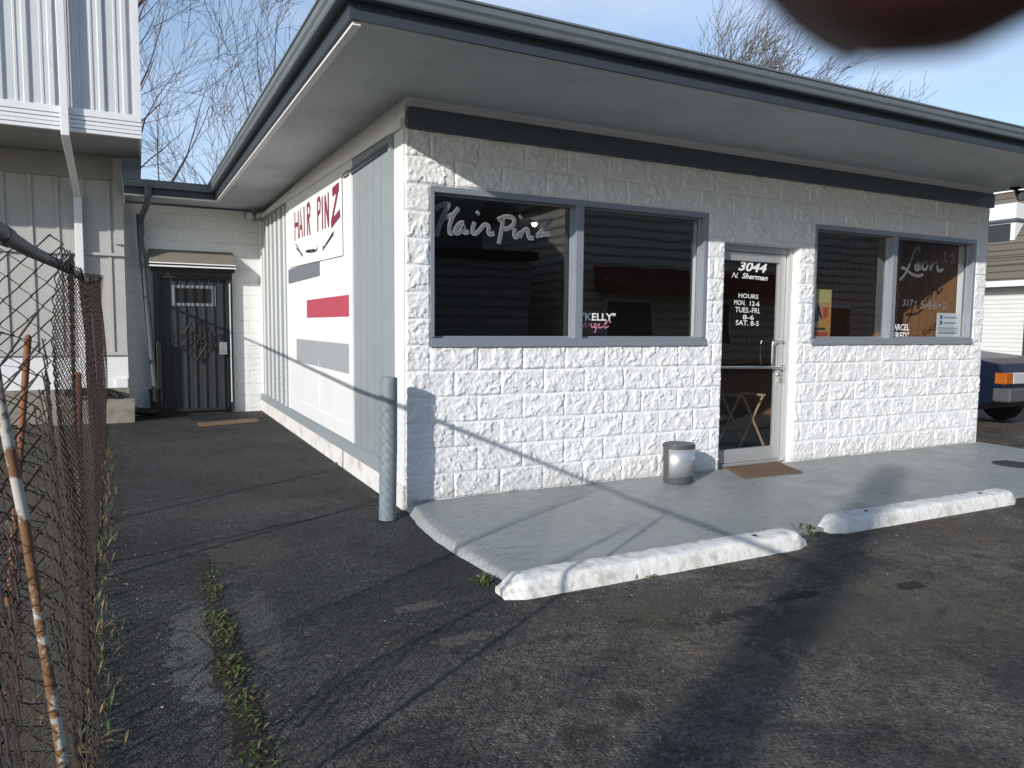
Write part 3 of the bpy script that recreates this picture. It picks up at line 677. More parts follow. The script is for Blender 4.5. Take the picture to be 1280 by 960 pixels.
m = MB(); text_faces(m, 'ARCEL', 5.79, 1.365, .068, ff, 0, .05, .28, .02); text_faces(m, 'FRED"', 5.79, 1.272, .068, ff, 0, .05, .28, .02); m.build('name_lettering', MT['letter'], wc)
# realtor sheet and poster stand behind the right-hand window
PS = thing('window_notice', (6.82, .105, 1.27), 'white paper notice with two blue shields in the right window corner', 'notice')
m = MB(); m.box(6.60, 7.045, .100, .104, 1.283, 1.572); m.build('sheet', MT['paper'], PS)
fp = lambda u, v, w: (u, .0985-w, v)
m = MB()
for zc in (1.52, 1.455):
    m.prism([(6.655, zc+.025), (6.70, zc+.025), (6.70, zc-.008), (6.678, zc-.03), (6.655, zc-.008)], fp, 0, .001)
    strokes(m, [[(6.73+.028*k, zc-.012), (6.735+.028*k, zc+.014), (6.75+.028*k, zc-.008)] for k in range(9)], .007, fp, .0012)
m.build('blue_print', MT['bluemark'], PS)
m = MB()
strokes(m, [[(6.63+.024*k, 1.385), (6.635+.024*k, 1.405), (6.648+.024*k, 1.387)] for k in range(16)], .007, fp)
strokes(m, [[(6.64+.028*k, 1.325), (6.642+.028*k, 1.352), (6.66+.028*k, 1.33)] for k in range(13)], .009, fp, .003)
strokes(m, [[(6.62, 1.368), (7.02, 1.368)]], .004, fp, .006); m.build('grey_print', MT['greyprint'], PS)
PO = thing('poster', (4.68, .13, 1.27), 'yellow and orange poster standing in the left corner of the right window', 'poster')
m = MB(); m.box(4.42, 4.822, .125, .131, 1.275, 1.79); m.build('board', MT['orange2'], PO)
fq = lambda u, v, w: (u, .124-w, v)
def patch(nm, mat, pts, d):
    m = MB(); m.prism(pts, fq, d, d+.0008); m.build(nm, MT[mat], PO)
patch('sky_patch', 'yellow', [(4.43, 1.785), (4.805, 1.785), (4.80, 1.655), (4.43, 1.64)], 0)
patch('grey_patch', 'postergrey', [(4.43, 1.62), (4.66, 1.63), (4.65, 1.42), (4.43, 1.40)], 0)
patch('red_patch', 'posterred', [(4.69, 1.60), (4.775, 1.60), (4.77, 1.50), (4.71, 1.48)], 0)
patch('dark_figure', 'posterdark', [(4.60, 1.63), (4.64, 1.63), (4.645, 1.59), (4.69, 1.48), (4.675, 1.47), (4.64, 1.52), (4.635, 1.45), (4.57, 1.45), (4.575, 1.56), (4.60, 1.59)], .0012)
patch('dark_base', 'posterdark', [(4.43, 1.385), (4.74, 1.385), (4.74, 1.36), (4.43, 1.36)], .0002)
patch('red_base', 'posterred', [(4.43, 1.33), (4.78, 1.34), (4.78, 1.30), (4.43, 1.29)], .0002)

# ---- front door
m = MB(); x0, x1, z1 = DR[0], DR[1], DR[3]
m.box(x0+.001, x0+.045, .095, .19, 0, z1-.002); m.box(x1-.05, x1-.001, .07, .19, 0, z1-.002); m.box(x0+.045, x1-.05, .095, .19, z1-.06, z1-.002); m.box(x0+.045, x1-.05, .09, .2, -.02, .02)
fd = m.build('front_door_frame', MT['brightalu'], SAL, bevel=.003)
m = MB(); a, b, c, e = x0+.05, x1-.056, .024, z1-.065
m.box(a, a+.045, .11, .155, c, e); m.box(b-.085, b, .11, .155, c, e); m.box(a+.045, b-.085, .11, .155, e-.085, e); m.box(a+.045, b-.085, .11, .155, c, c+.135)
dl = m.build('front_door', MT['brightalu'], SAL, bevel=.003)
p = MB(); p.add([(a+.045, .135, c+.135), (b-.085, .135, c+.135), (b-.085, .135, e-.085), (a+.045, .135, e-.085)], [(0, 1, 2, 3)]); p.build('glass', MT['glass'], dl)
m = MB(); m.tube([(a+.0, .082, .99), (b-.03, .082, .972), (b+.0, .082, .972)], .013, 10); m.box(a-.0, a+.03, .082, .11, .975, 1.005); m.box(b-.045, b-.01, .075, .11, .94, 1.0); m.build('push_bar', MT['chrome'], dl)
hx = b-.20
m = MB(); m.tube([(b-.05, .109, 1.25), (b-.06, .07, 1.25), (hx+.03, .06, 1.25), (hx+.008, .06, 1.24), (hx, .06, 1.21), (hx, .06, 1.03), (hx+.006, .062, 1.0)], .0105, 10); m.build('pull_handle', MT['chrome'], dl)
m = MB(); m.lathe((0, 0, 0), [(.0, 0), (.02, 0), (.02, .022), (0, .022)], 14)
m.v = [(b-.05+x, .109-z, .90+y) for x, y, z in m.v]; m.box(b-.055, b-.045, .08, .109, .82, .87); m.build('lock', MT['chrome'], dl)
fg = lambda u, v, w: (u, .1338-w, v)
m = MB()
text_faces(m, '3044', 3.485, 1.945, .085, fg, 0, .25, .385, .03, -.03)
text_faces(m, 'N.', 3.40, 1.868, .052, fg, .001, .4, .085, 0, -.02); text_faces(m, 'Sherman', 3.535, 1.868, .050, fg, .001, .3, .35, .022, -.04)
m.build('address_lettering', MT['letter'], dl)
m = MB()
text_faces(m, 'HOURS', 3.50, 1.675, .042, fg, 0, 0, .265, .012, -.03)
text_faces(m, 'MON.', 3.445, 1.605, .046, fg, 0, 0, .15, .008, -.03); text_faces(m, '12-6', 3.655, 1.598, .046, fg, 0, 0, .13, .012, -.03)
text_faces(m, 'TUES.-FRI.', 3.462, 1.532, .050, fg, 0, 0, .335, .008, -.03)
text_faces(m, '8-6', 3.565, 1.462, .044, fg, 0, 0, .15, .012, -.03)
text_faces(m, 'SAT. 8-5', 3.475, 1.405, .048, fg, 0, 0, .31, .010, -.03)
m.build('hours_lettering', MT['letter'], dl)

# ---- interior
m = MB(); m.box(.18, WX-.2, .2, 7.2, -.06, .002); m.build('interior_floor', MT['int_floor'], SAL)
m = MB(); m.box(.18, WX-.2, .2, 7.2, 2.62, 2.66); m.build('interior_ceiling', MT['int_ceil'], SAL)
m = MB(); m.box(.185, .2, .2, 5.0, .003, 2.61); m.box(.2, 7.1, 5.0, 5.06, .003, 2.61); m.build('interior_wall', MT['int_wall'], SAL)
m = MB(); m.box(7.10, 7.125, .205, 5.0, .003, 2.61); m.build('wood_panelling', MT['panel_wood'], SAL)
def stool(x, y):
    s = thing('folding_stand', (x, y, .003), 'pale wooden folding stand with crossed legs behind the glass door', 'stand')
    for dy in (0, .34):
        for sgn in (-1, 1):
            m = MB(); m.tube([(x-sgn*.19, y+dy+sgn*.012, .01), (x+sgn*.17, y+dy+sgn*.012, .62)], .014, 6); m.build('leg', MT['stick'], s)
    for a_ in (x-.2, x+.15):
        m = MB(); m.box(a_, a_+.04, y, y+.34, .60, .625); m.build('top_rail', MT['stick'], s)
stool(4.36, .74)
BG = thing('carrier_bag', (5.4, .9, 1.28), 'pale grey carrier bag hanging by two handles inside the right window', 'bag')
m = MB(); m.hexa([(5.28, .86, 1.30), (5.60, .86, 1.30), (5.60, .95, 1.30), (5.28, .95, 1.30)], [(5.31, .88, 1.56), (5.58, .88, 1.56), (5.58, .93, 1.56), (5.31, .93, 1.56)]); m.build('bag_body', MT['int_ceil'], BG, bevel=.01)
for xx in (5.345, 5.54):
    m = MB(); m.tube([(xx, .905, 1.55), (xx+.01, .905, 1.72), (5.445, .905, 2.0)], .012, 6); m.build('handle', MT['int_ceil'], BG)
def salon_chair(x, y, lab):
    s = thing('styling_chair', (x, y, .003), lab, 'chair', 'chairs inside the salon')
    m = MB(); m.lathe((x, y, .003), [(.25, 0), (.25, .03), (.05, .06), (.035, .42)], 18); m.build('pedestal', MT['chrome'], s, smooth=True)
    m = MB(); m.box(x-.25, x+.25, y-.25, y+.25, .43, .55); m.build('seat', MT['carblack'], s, bevel=.03)
    m = MB(); m.box(x-.24, x+.24, y+.2, y+.3, .57, 1.12); m.build('backrest', MT['carblack'], s, bevel=.03)
    for sg in (-1, 1):
        m = MB(); m.box(x+sg*.27-.03, x+sg*.27+.03, y-.2, y+.2, .66, .71); m.box(x+sg*.27-.02, x+sg*.27+.02, y-.02, y+.02, .5, .66); m.build('armrest', MT['carblack'], s, bevel=.01)
salon_chair(1.1, 2.4, 'black styling chair in the dim salon behind the hair salon lettering')
salon_chair(2.5, 2.5, 'black styling chair in the dim salon nearer the glass door')
LP = thing('ceiling_lamp', (2.446, 2.5, 2.62), 'small lit lamp on the ceiling behind the left shop window', 'lamp')
m = MB(); m.lathe((2.40, 2.35, 2.585), [(.05, 0), (.06, .034)], 16); m.build('socket', MT['white'], LP)
m = MB(); m.lathe((2.40, 2.35, 2.545), [(.004, 0), (.024, .012), (.03, .03), (.02, .039)], 16); m.build('bulb', MT['bulb'], LP, smooth=True)

# ---- rear door group on the back wall
m = MB(); X0, X1 = -1.585, -.455
m.box(X0, X0+.07, 7.09, 7.199, GZ, 2.17); m.box(X1-.05, X1, 7.09, 7.199, GZ, 2.17); m.box(X0+.07, X1-.05, 7.09, 7.199, 2.10, 2.17); m.box(X0-.03, X1+.04, 7.07, 7.199, 2.171, 2.24)
m.build('rear_door_frame', MT['doordark'], SAL, bevel=.004)
m = MB(); m.box(X0+.071, X1-.051, 7.16, 7.198, -.045, 2.099); rd = m.build('rear_door', MT['doordark'], SAL)
m = MB(); zA, zB, xa, xb = 1.64, 1.96, -1.34, -.70
m.box(xa, xb, 7.148, 7.159, zB-.045, zB); m.box(xa, xb, 7.148, 7.159, zA, zA+.045); m.box(xa, xa+.06, 7.148, 7.159, zA+.045, zB-.045); m.box(xb-.06, xb, 7.148, 7.159, zA+.045, zB-.045); m.build('window_trim', MT['galv'], rd)
m = MB(); m.box(xa+.06, xb-.06, 7.15, 7.157, zA+.045, zB-.045); m.build('pane', MT['black'], rd)
sd_ = MB()
for z in (.0, 2.06): sd_.box(X0+.075, X1-.055, 7.092, 7.12, z, z+.035)
for x in (X0+.075, X1-.09): sd_.box(x, x+.03, 7.092, 7.12, .035, 2.06)
sdo = sd_.build('security_door', MT['iron'], SAL)
for k in range(1, 7):
    x = X0+.09+k*(X1-X0-.18)/7+.02
    m = MB(); m.box(x-.008, x+.008, 7.098, 7.114, .035, 2.06); m.build('bar', MT['iron'], sdo)
m = MB()
cx, cz = -1.02, 1.12
def scroll(pts): m.tube([(cx+u, 7.088, cz+v) for u, v in smooth_line(pts, 3)], .010, 6)
for s in (-1, 1):
    scroll([(0, .36), (s*.10, .20), (s*.17, .07), (s*.10, -.02), (s*.03, .03), (s*.06, .09), (s*.10, .06)])
    scroll([(0, -.34), (s*.11, -.17), (s*.18, -.06), (s*.12, .03), (s*.03, -.01), (s*.05, -.08), (s*.10, -.06)])
    scroll([(s*.22, .1), (s*.29, .13), (s*.30, .06), (s*.25, .05)]); scroll([(s*.22, -.1), (s*.29, -.13), (s*.30, -.06), (s*.25, -.05)])
m.tube([(cx, 7.088, cz-.34), (cx, 7.088, cz+.36)], .009, 6); m.build('scrollwork', MT['iron'], sdo)
m = MB(); m.box(X1-.21, X1-.10, 7.07, 7.10, .88, 1.08); m.box(X1-.19, X1-.13, 7.045, 7.07, .93, .96); m.build('lock_box', MT['chrome'], sdo, bevel=.004)
m = MB(); m.box(X1-.052, X1-.036, 7.075, 7.088, .12, 2.0); m.build('lit_gap_strip', MT['trimw'], sdo)  # white strip drawn in for the sunlit gap at the door edge
# awning
m = MB(); ax0, ax1 = -1.63, -.43
m.add([(ax0, 7.198, 2.50), (ax1, 7.198, 2.50), (ax1, 6.86, 2.27), (ax0, 6.86, 2.27), (ax0, 6.86, 2.235), (ax1, 6.86, 2.235), (ax0, 7.198, 2.235), (ax1, 7.198, 2.235)],
      [(0, 3, 2, 1), (3, 4, 5, 2), (0, 6, 4, 3), (1, 2, 5, 7)])
aw = m.build('awning', MT['awn'], SAL)
m = MB(); m.box(ax0-.005, ax1+.005, 6.852, 6.859, 2.225, 2.275); m.build('awning_stripe_black', MT['black'], aw)
m = MB(); m.box(ax0-.006, ax1+.006, 6.846, 6.8515, 2.262, 2.278); m.box(ax0-.006, ax1+.006, 6.846, 6.8515, 2.215, 2.236); m.build('awning_piping', MT['letter'], aw)
# downpipe
m = MB(); m.tube([(-1.63, 6.28, 3.20), (-1.63, 6.29, 3.13), (-1.64, 6.36, 3.07), (-1.70, 6.75, 2.95), (-1.735, 6.92, 2.88), (-1.74, 6.97, 2.80), (-1.735, 6.985, 2.6), (-1.60, 7.0, .32)], .044, 14)
m.tube([(-1.737, 6.975, 2.98), (-1.73, 6.98, 2.68)], .051, 14); m.tube([(-1.63, 6.27, 3.28), (-1.63, 6.28, 3.14)], .052, 14)
m.build('downpipe', MT['pipe'], SAL, smooth=True)
m = MB(); m.tube([(-1.61, 7.0, .34), (-1.59, 7.0, .02)], .075, 14); m.tube([(-1.61, 7.0, .37), (-1.608, 7.0, .33)], .085, 14); m.build('drain_boot', MT['rubber'], SAL, smooth=True)
m = MB(); m.box(-1.57, -1.50, 6.96, 7.06, .02, 1.1); m.v = [(x-.03*(z-.02)*.0, y, z) for x, y, z in m.v]; m.box(-1.66, -1.45, 6.9, 7.05, GZ, .1); m.build('drain_box', MT['hose'], SAL, bevel=.01)

# camera and floodlights under the eaves
def floodlight(name, p, lab, mat, dirs):
    t = thing(name, p, lab, 'floodlight'); p = Vector(p)
    m = MB(); m.lathe(p, [(.055, 0), (.055, -.018), (.02, -.035)], 14); m.build('mount', MT[mat], t)
    for d in dirs:
        d = Vector(d).normalized(); a = p+Vector((0, 0, -.03)); b = a+d*.06+Vector((d.x*.02, d.y*.02, -.02))
        m = MB(); m.tube([a, b], .012, 8)
        m.tube([b-d*.02, b, b+d*.06, b+d*.11, b+d*.115], [.022, .036, .042, .062, .060], 16); h = m.build('lamp_head', MT[mat], t, smooth=True)
        m = MB(); m.tube([b+d*.108, b+d*.118, b+d*.126], [.056, .050, .012], 16); m.build('lens', MT['lens'], h, smooth=True)
floodlight('floodlight', (7.44, -.22, sz(-.2)), 'black twin floodlight under the far right end of the eave', 'carblack', [(-.5, -.7, -.45), (.5, -.6, -.5)])
floodlight('floodlight', (-.10, 7.0, sz(7)-.0), 'silver floodlight in the corner over the rear door', 'brightalu', [(.25, -.85, -.5), (-.5, -.7, -.5)])
CM = thing('security_camera', (-.19, 7.12, 3.12), 'small dark security camera beside the silver floodlight', 'camera')
m = MB(); m.box(-.25, -.13, 7.15, 7.199, 3.03, 3.15); m.build('bracket', MT['white'], CM)
m = MB(); m.lathe((0, 0, 0), [(.0, 0), (.055, 0), (.06, .03), (.05, .09), (.0, .09)], 18); m.v = [(-.19+x, 7.15-z, 3.09+y) for x, y, z in m.v]; m.build('housing', MT['brightalu'], CM, smooth=True)
m = MB(); m.lathe((0, 0, 0), [(.0, 0), (.04, 0), (.03, .01), (.0, .012)], 18); m.v = [(-.19+x, 7.059-z, 3.09+y) for x, y, z in m.v]; m.build('lens', MT['black'], CM, smooth=True)

# ------------------------------------------------------------------ things on the pavement
BO = thing('bollard', (-.205, -.215, GZ), 'grey painted steel pipe bollard at the salon corner', 'bollard')
m = MB(); m.tube([(-.212, -.215, GZ-.02), (-.2, -.215, .5), (-.197, -.215, .985)], .063, 28, caps=False)
m.tube([(-.197, -.215, .98), (-.197, -.215, .995), (-.197, -.215, 1.0)], [.063, .058, .02], 28); m.build('post', MT['galv'], BO, smooth=True)
m = MB(); m.lathe((-.212, -.215, GZ-.01), [(.11, 0), (.09, .010), (.066, .014)], 22); m.build('footing', MT['rubber'], BO, smooth=True)

def parking_stop(x0, x1, ya, yb, lab):
    t = thing('parking_stop', ((x0+x1)/2, (ya+yb)/2, GZ), lab, 'parking stop', 'white parking stops in front of the salon')
    nx, npf = 110, 15; V = []; F = []; ry = random.random()*50
    prof = [(-.108, 0), (-.104, .025), (-.097, .055), (-.089, .08), (-.080, .097), (-.066, .105), (-.04, .109), (0, .110), (.04, .109), (.066, .105), (.080, .097), (.089, .08), (.097, .055), (.104, .025), (.108, 0)]
    for i in range(nx+1):
        s = i/nx; x = x0+(x1-x0)*s; yc = ya+(yb-ya)*s
        e = min(s, 1-s)*(x1-x0)
        k = min(1, .55+e/.11*.45); kz = min(1, .45+e/.10*.55)
        for u, v in prof:
            nn = vnoise(np.array([x*14+ry]), np.array([u*30+v*40+ry]))[0]-.5; n2 = vnoise(np.array([x*45+ry]), np.array([u*70+v*80]))[0]-.5
            n0 = vnoise(np.array([x*4+ry]), np.array([u*6+v*9+3]))[0]-.5
            w = .006*nn+.007*n2+.008*n0
            V.append((x+(.02*nn if e < .02 else 0), yc+u*k*(1+w*4), GZ-.004+v*kz+w*(v > .01)))
    for i in range(nx):
        for j in range(npf-1): F.append((i*npf+j, (i+1)*npf+j, (i+1)*npf+j+1, i*npf+j+1))
    F += [tuple(range(npf)), tuple(nx*npf+j for j in range(npf))[::-1]]
    m = MB(); m.add(V, F); m.build('concrete_bar', MT['stopw'], t, smooth=True)
    for xx in (x0+.42, x1-.42):
        m = MB(); yc = ya+(yb-ya)*(xx-x0)/(x1-x0); m.lathe((xx, yc-.01, GZ+.105), [(.016, 0), (.016, .004), (.004, .006)], 10); m.build('anchor_pin', MT['wire'], t)
parking_stop(-.14, 2.09, -1.955, -1.955, 'nearer white parking stop, rough-ended, by the bollard side of the apron')
parking_stop(2.47, 4.68, -1.83, -1.85, 'farther white parking stop, beyond the gap with the green weed')

# trash can: D-shaped pedal-less bin with bright front panel
TC = thing('trash_can', (2.455, -.275, 0), 'small oval grey trash can with a silver front panel by the door', 'trash can')
cz0 = -.004
m = MB(); m.lathe((2.455, -.275, cz0), [(.135, 0), (.14, .012), (.148, .315), (.155, .318), (.155, .338), (.148, .341)], 36, .97, .86); m.build('body', MT['binplast'], TC, smooth=True)
m = MB(); m.lathe((2.455, -.275, cz0), [(.152, .342), (.15, .350), (.12, .346), (.02, .344)], 36, .95, .84); m.build('lid', MT['binplast'], TC, smooth=True)
V = []; F = []; n = 16
for k in range(n+1):
    a = R(-163)+R(136)*k/n
    zb = .055+.022*k/n
    for rr, z in ((.1455, zb), (.153, .312)): V.append((2.455+(rr+.004)*.97*math.cos(a), -.275+(rr+.004)*.86*math.sin(a), cz0+z))
for k in range(n): F.append((2*k, 2*k+2, 2*k+3, 2*k+1))
m = MB(); m.add(V, F); o = m.build('front_panel', MT['binpanel'], TC, smooth=True)
sm = o.modifiers.new('thickness', 'SOLIDIFY'); sm.thickness = .003

# mats
def flatmat(name, pts, z, th, mat, lab, cat, wob=.01, rag=.012):
    m = MB(); n = 26; k = 12; V = []; F = []
    A, B2, C2, D2 = [Vector(p) for p in pts]
    for j in range(k+1):
        for i in range(n+1):
            u, v = i/n, j/k
            p = (A*(1-u)+B2*u)*(1-v)+(D2*(1-u)+C2*u)*v
            q = vnoise(np.array([p.x*9]), np.array([p.y*9]))[0]-.5
            e = (i in (0, n)) or (j in (0, k)); r_ = (random.random()-.5)*rag if e else 0
            V.append((p.x+r_, p.y+r_, z+th+wob*max(0, q) if not e else z+th*.6+wob*max(0, q)*.6))
    for j in range(k):
        for i in range(n): F.append((j*(n+1)+i, j*(n+1)+i+1, (j+1)*(n+1)+i+1, (j+1)*(n+1)+i))
    o = len(V); V += [(x, y, z) for x, y, _ in V]; F += [tuple(o+i for i in f[::-1]) for f in F]
    bd = list(range(n+1))+[j*(n+1)+n for j in range(1, k+1)]+[k*(n+1)+i for i in range(n-1, -1, -1)]+[j*(n+1) for j in range(k-1, 0, -1)]
    F += [(bd[i], o+bd[i], o+bd[(i+1) % len(bd)], bd[(i+1) % len(bd)]) for i in range(len(bd))]
    m.add(V, F); return tag(m.build(name, mat, smooth=True), lab, cat)
flatmat('doormat', [(3.10, -.42, 0), (3.83, -.46, 0), (4.02, .05, 0), (3.30, .05, 0)], -.002, .011, MT['mat'], 'brown worn doormat in front of the glass shop door', 'doormat')
flatmat('cardboard_strip', [(-1.09, 5.5, 0), (-.26, 5.75, 0), (-.25, 6.17, 0), (-1.09, 5.93, 0)], GZ+.004, .008, MT['card'], 'damp brown cardboard strip lying on the asphalt near the rear door', 'cardboard', .03)
flatmat('rubber_mat', [(-1.16, 6.32, 0), (-.50, 6.3, 0), (-.50, 6.98, 0), (-1.16, 6.98, 0)], GZ+.002, .010, MT['rubber'], 'black rubber mat at the foot of the barred rear door', 'doormat')
m = MB(); m.lathe((6.25, -1.03, -.013), [(.19, 0), (.19, .006), (.17, .010)], 30)
for k in range(-3, 4): m.box(6.25-.13, 6.25+.13, -1.03+k*.045-.008, -1.03+k*.045+.008, -.003, -.0005)
tag(m.build('drain_cover', MT['carblack']), 'dark round drain cover set in the grey apron at far right', 'drain cover')

# corrugated hose, block
m = MB(); path = smooth_line([(0, 0), (.25, .02), (.5, .01), (.62, -.05), (.70, -.2), (.80, -.30), (.98, -.33), (1.1, -.32)], 3)
HB = (-2.75, 6.62, .375)
P = []; rr = []
pts3 = [Vector((HB[0]+u*1.06, HB[1]+.3*max(0, u-.55), HB[2]+v)) for u, v in path]
# resample for ribs
acc = [0]
for a, b in zip(pts3[:-1], pts3[1:]): acc.append(acc[-1]+(b-a).length)
nn = 190
for k in range(nn):
    s = acc[-1]*k/(nn-1); i = max(0, min(len(acc)-2, next((q for q in range(len(acc)-1) if acc[q+1] >= s), 0)))
    t_ = (s-acc[i])/max(1e-6, acc[i+1]-acc[i]); P.append(pts3[i].lerp(pts3[i+1], t_)); rr.append(.052+(.008 if (k//2) % 2 else 0))
m.tube(P, rr, 14)
tag(m.build('drain_hose', MT['hose'], smooth=False), 'black corrugated drain hose curving over the concrete block to the downpipe', 'hose')
def rough_box(m, x0, x1, y0, y1, z0, z1, n=10, amp=.012):
    for (o, u, v) in (((x0, y0, z0), (x1-x0, 0, 0), (0, 0, z1-z0)), ((x1, y0, z0), (0, y1-y0, 0), (0, 0, z1-z0)), ((x0, y0, z1), (x1-x0, 0, 0), (0, y1-y0, 0)), ((x0, y1, z0), (0, y0-y1, 0), (0, 0, z1-z0))):
        V = []; F = []
        for j in range(n+1):
            for i in range(n+1):
                p = Vector(o)+Vector(u)*(i/n)+Vector(v)*(j/n)
                d = [vnoise(np.array([p.x*7+c*9]), np.array([p.y*7+p.z*11+c]))[0]-.5 for c in range(3)]
                V.append((p.x+d[0]*amp*2, p.y+d[1]*amp*2, p.z+d[2]*amp*2))
        for j in range(n):
            for i in range(n): F.append((j*(n+1)+i, j*(n+1)+i+1, (j+1)*(n+1)+i+1, (j+1)*(n+1)+i))
        m.add(V, F)
m = MB(); rough_box(m, -2.9, -1.885, 6.42, 6.72, GZ-.02, .27, 14, .012)
tag(m.build('concrete_block', MT['cement'], smooth=True), 'weathered concrete block carrying the black hose beside the fence end', 'block')

# ------------------------------------------------------------------ neighbouring building on the left
LB = thing('neighbour_building', (-4, 7, GZ), 'cream neighbour building with white ribbed metal upper storey on the left', 'building')
WY = 6.80; bx0, bx1 = -6.2, -1.955
m = MB(); m.box(bx0, bx1, WY, 13, GZ, 3.75); m.build('wall', MT['siding_l'], LB)
m = MB(); m.box(bx0, bx1-.12, WY-.03, WY-.001, 3.42, 3.72); m.box(bx0, bx1-.12, WY-.05, WY-.031, 3.40, 3.44); m.build('frieze_board', MT['frieze'], LB)
m = MB(); m.box(bx1-.115, bx1+.005, WY-.045, WY-.001, 2.5, 3.72); m.build('corner_board', MT['siding_l'], LB)
for k in range(14):
    x = -2.14-k*.315
    m = MB(); m.box(x-.022, x+.022, WY-.02, WY-.0015, .93, 3.398); m.build('batten', MT['siding_l'], LB)
m = MB(); m.box(bx0, bx1+.002, WY-.055, WY-.0205, 2.33, 2.37); m.box(bx0, bx1+.002, WY-.055, WY-.0205, .90, .945); m.build('ledge', MT['siding_l'], LB)
m = MB(); m.box(bx0, bx1+.003, WY-.012, WY-.001, .42, .895); m.build('skirt_panel', MT['trimw'], LB)
m = MB(); m.box(-2.12, -1.96, WY-.075, WY-.013, .42, .56); m.build('vent_box', MT['trimw'], LB, bevel=.006)
m = MB(); m.box(bx0, bx1+.01, WY-.06, WY-.0, GZ-.02, .415); m.build('foundation', MT['cement'], LB)
# ribbed metal upper storey
MY = 5.30; mx1 = -1.695
def rib_profile(x0, x1):
    pts = []; x = x1
    while x > x0:
        for dx, d in ((0, 0), (-.055, 0), (-.070, -.028), (-.115, -.028), (-.130, 0), (-.175, 0), (-.183, -.010), (-.205, -.010), (-.213, 0)): pts.append((x+dx, d))
        x -= .262
    return [p for p in pts if p[0] >= x0]
pr = rib_profile(bx0, mx1-.075); m = MB(); n = len(pr)
m.add([(x, MY+d, 3.985) for x, d in pr]+[(x, MY+d, 7.6) for x, d in pr], [(i, n+i, n+i+1, i+1) for i in range(n-1)]); m.build('ribbed_cladding', MT['corr'], LB)
m = MB(); m.box(bx0, mx1-.001, MY+.02, 13, 3.74, 7.6); m.build('upper_storey', MT['trimw'], LB)
m = MB(); m.box(bx0, mx1, MY-.045, MY+.019, 3.90, 3.984)
for k in range(4): m.box(bx0, mx1, MY-.035-.006*(k % 2), MY+.019, 3.70+.05*k, 3.699+.05*(k+1)-.006)
m.build('drip_trim', MT['trimw'], LB, bevel=.004)
m = MB(); m.box(mx1-.075, mx1, MY-.04, MY+.019, 3.985, 7.6); m.build('corner_trim', MT['trimw'], LB)
m = MB(); m.box(bx0, mx1-.03, MY+.0, WY-.031, 3.735, 3.7395); m.build('overhang_soffit', MT['frieze'], LB)
m = MB(); m.box(mx1-.02, mx1+.02, MY+.05, MY+.6, 3.30, 3.70); m.build('bracket', MT['doordark'], LB) if False else None
# white downspout of that building
DSx = -2.51
def flatpipe(m, pts, wx=.038, wy=.03):
    for (a, b) in zip(pts[:-1], pts[1:]):
        m.hexa([(a[0]-wx, a[1]-wy, a[2]), (a[0]+wx, a[1]-wy, a[2]), (a[0]+wx, a[1]+wy, a[2]), (a[0]-wx, a[1]+wy, a[2])][::1], [(b[0]-wx, b[1]-wy, b[2]), (b[0]+wx, b[1]-wy, b[2]), (b[0]+wx, b[1]+wy, b[2]), (b[0]-wx, b[1]+wy, b[2])])
m = MB(); flatpipe(m, [(DSx, WY-.09, .3), (DSx, WY-.09, 3.12)], .05, .035); flatpipe(m, [(DSx, WY-.09, 3.121), (DSx-.015, MY-.11, 3.62)], .045, .035); flatpipe(m, [(DSx-.015, MY-.11, 3.621), (DSx-.03, MY-.11, 7.6)], .045, .035)
m.build('downspout', MT['trimw'], LB, bevel=.006)

# ------------------------------------------------------------------ chain-link fence
FE = thing('chain_link_fence', (-2.05, .8, GZ), 'rusty sagging chain-link fence with top rail along the left of the alley', 'fence')
def fx(y): return -2.0-.0245*(y+2.7)
def chainlink(mb, mapf, nu, nv, w, r, seg=4, jit=.004, skip=0):
    for i in range(nu):
        if skip and random.random() < skip: continue
        pts = []; rs = random.Random(i*7+nv)
        for j in range(nv+1):
            ph = (i+j) % 2; s = (i+ph)*w; z = j*w
            for ds, dv, dn in (((-.07 if ph == 0 else .07)*w, 0, .12*w*(1 if ph else -1)),):
                pts.append(mapf(s+ds+(rs.random()-.5)*jit, z+(rs.random()-.5)*jit, dn))
        mb.tube(pts, r, seg, caps=False)
# far run, seen almost end-on
ft = lambda y: 1.575+.012*(y+3.5)+max(0, y+.5)*.042
m = MB()
def far_map(s, z, dn):
    y = -2.45+s; top = ft(y)+.035; zz = GZ+(z/1.71)*(top-GZ)
    b = .035*math.sin(y*2.1+zz*2)*math.sin(zz*2.0)+.02*math.sin(y*5.3+zz*4)
    return (fx(y)-.03+b+dn, y, zz)
chainlink(m, far_map, 230, 47, .0365, .0023, 4, .006); m.build('mesh_run', MT['wire'], FE)
# near run, slumped to waist height
m = MB()
def near_map(s, z, dn):
    y = -2.45-s; top = 1.30-.45*min(1, s/1.0)-.05*math.sin(s*4); zz = GZ+(z/1.2)*(top-GZ)
    b = .05*math.sin(s*3+zz*2.5)+.03*math.sin(s*8+zz*5)-.05*zz
    return (fx(y)+b+dn-.02, y, zz)
chainlink(m, near_map, 50, 31, .040, .0024, 4, .006); m.build('mesh_slumped', MT['wire'], FE)
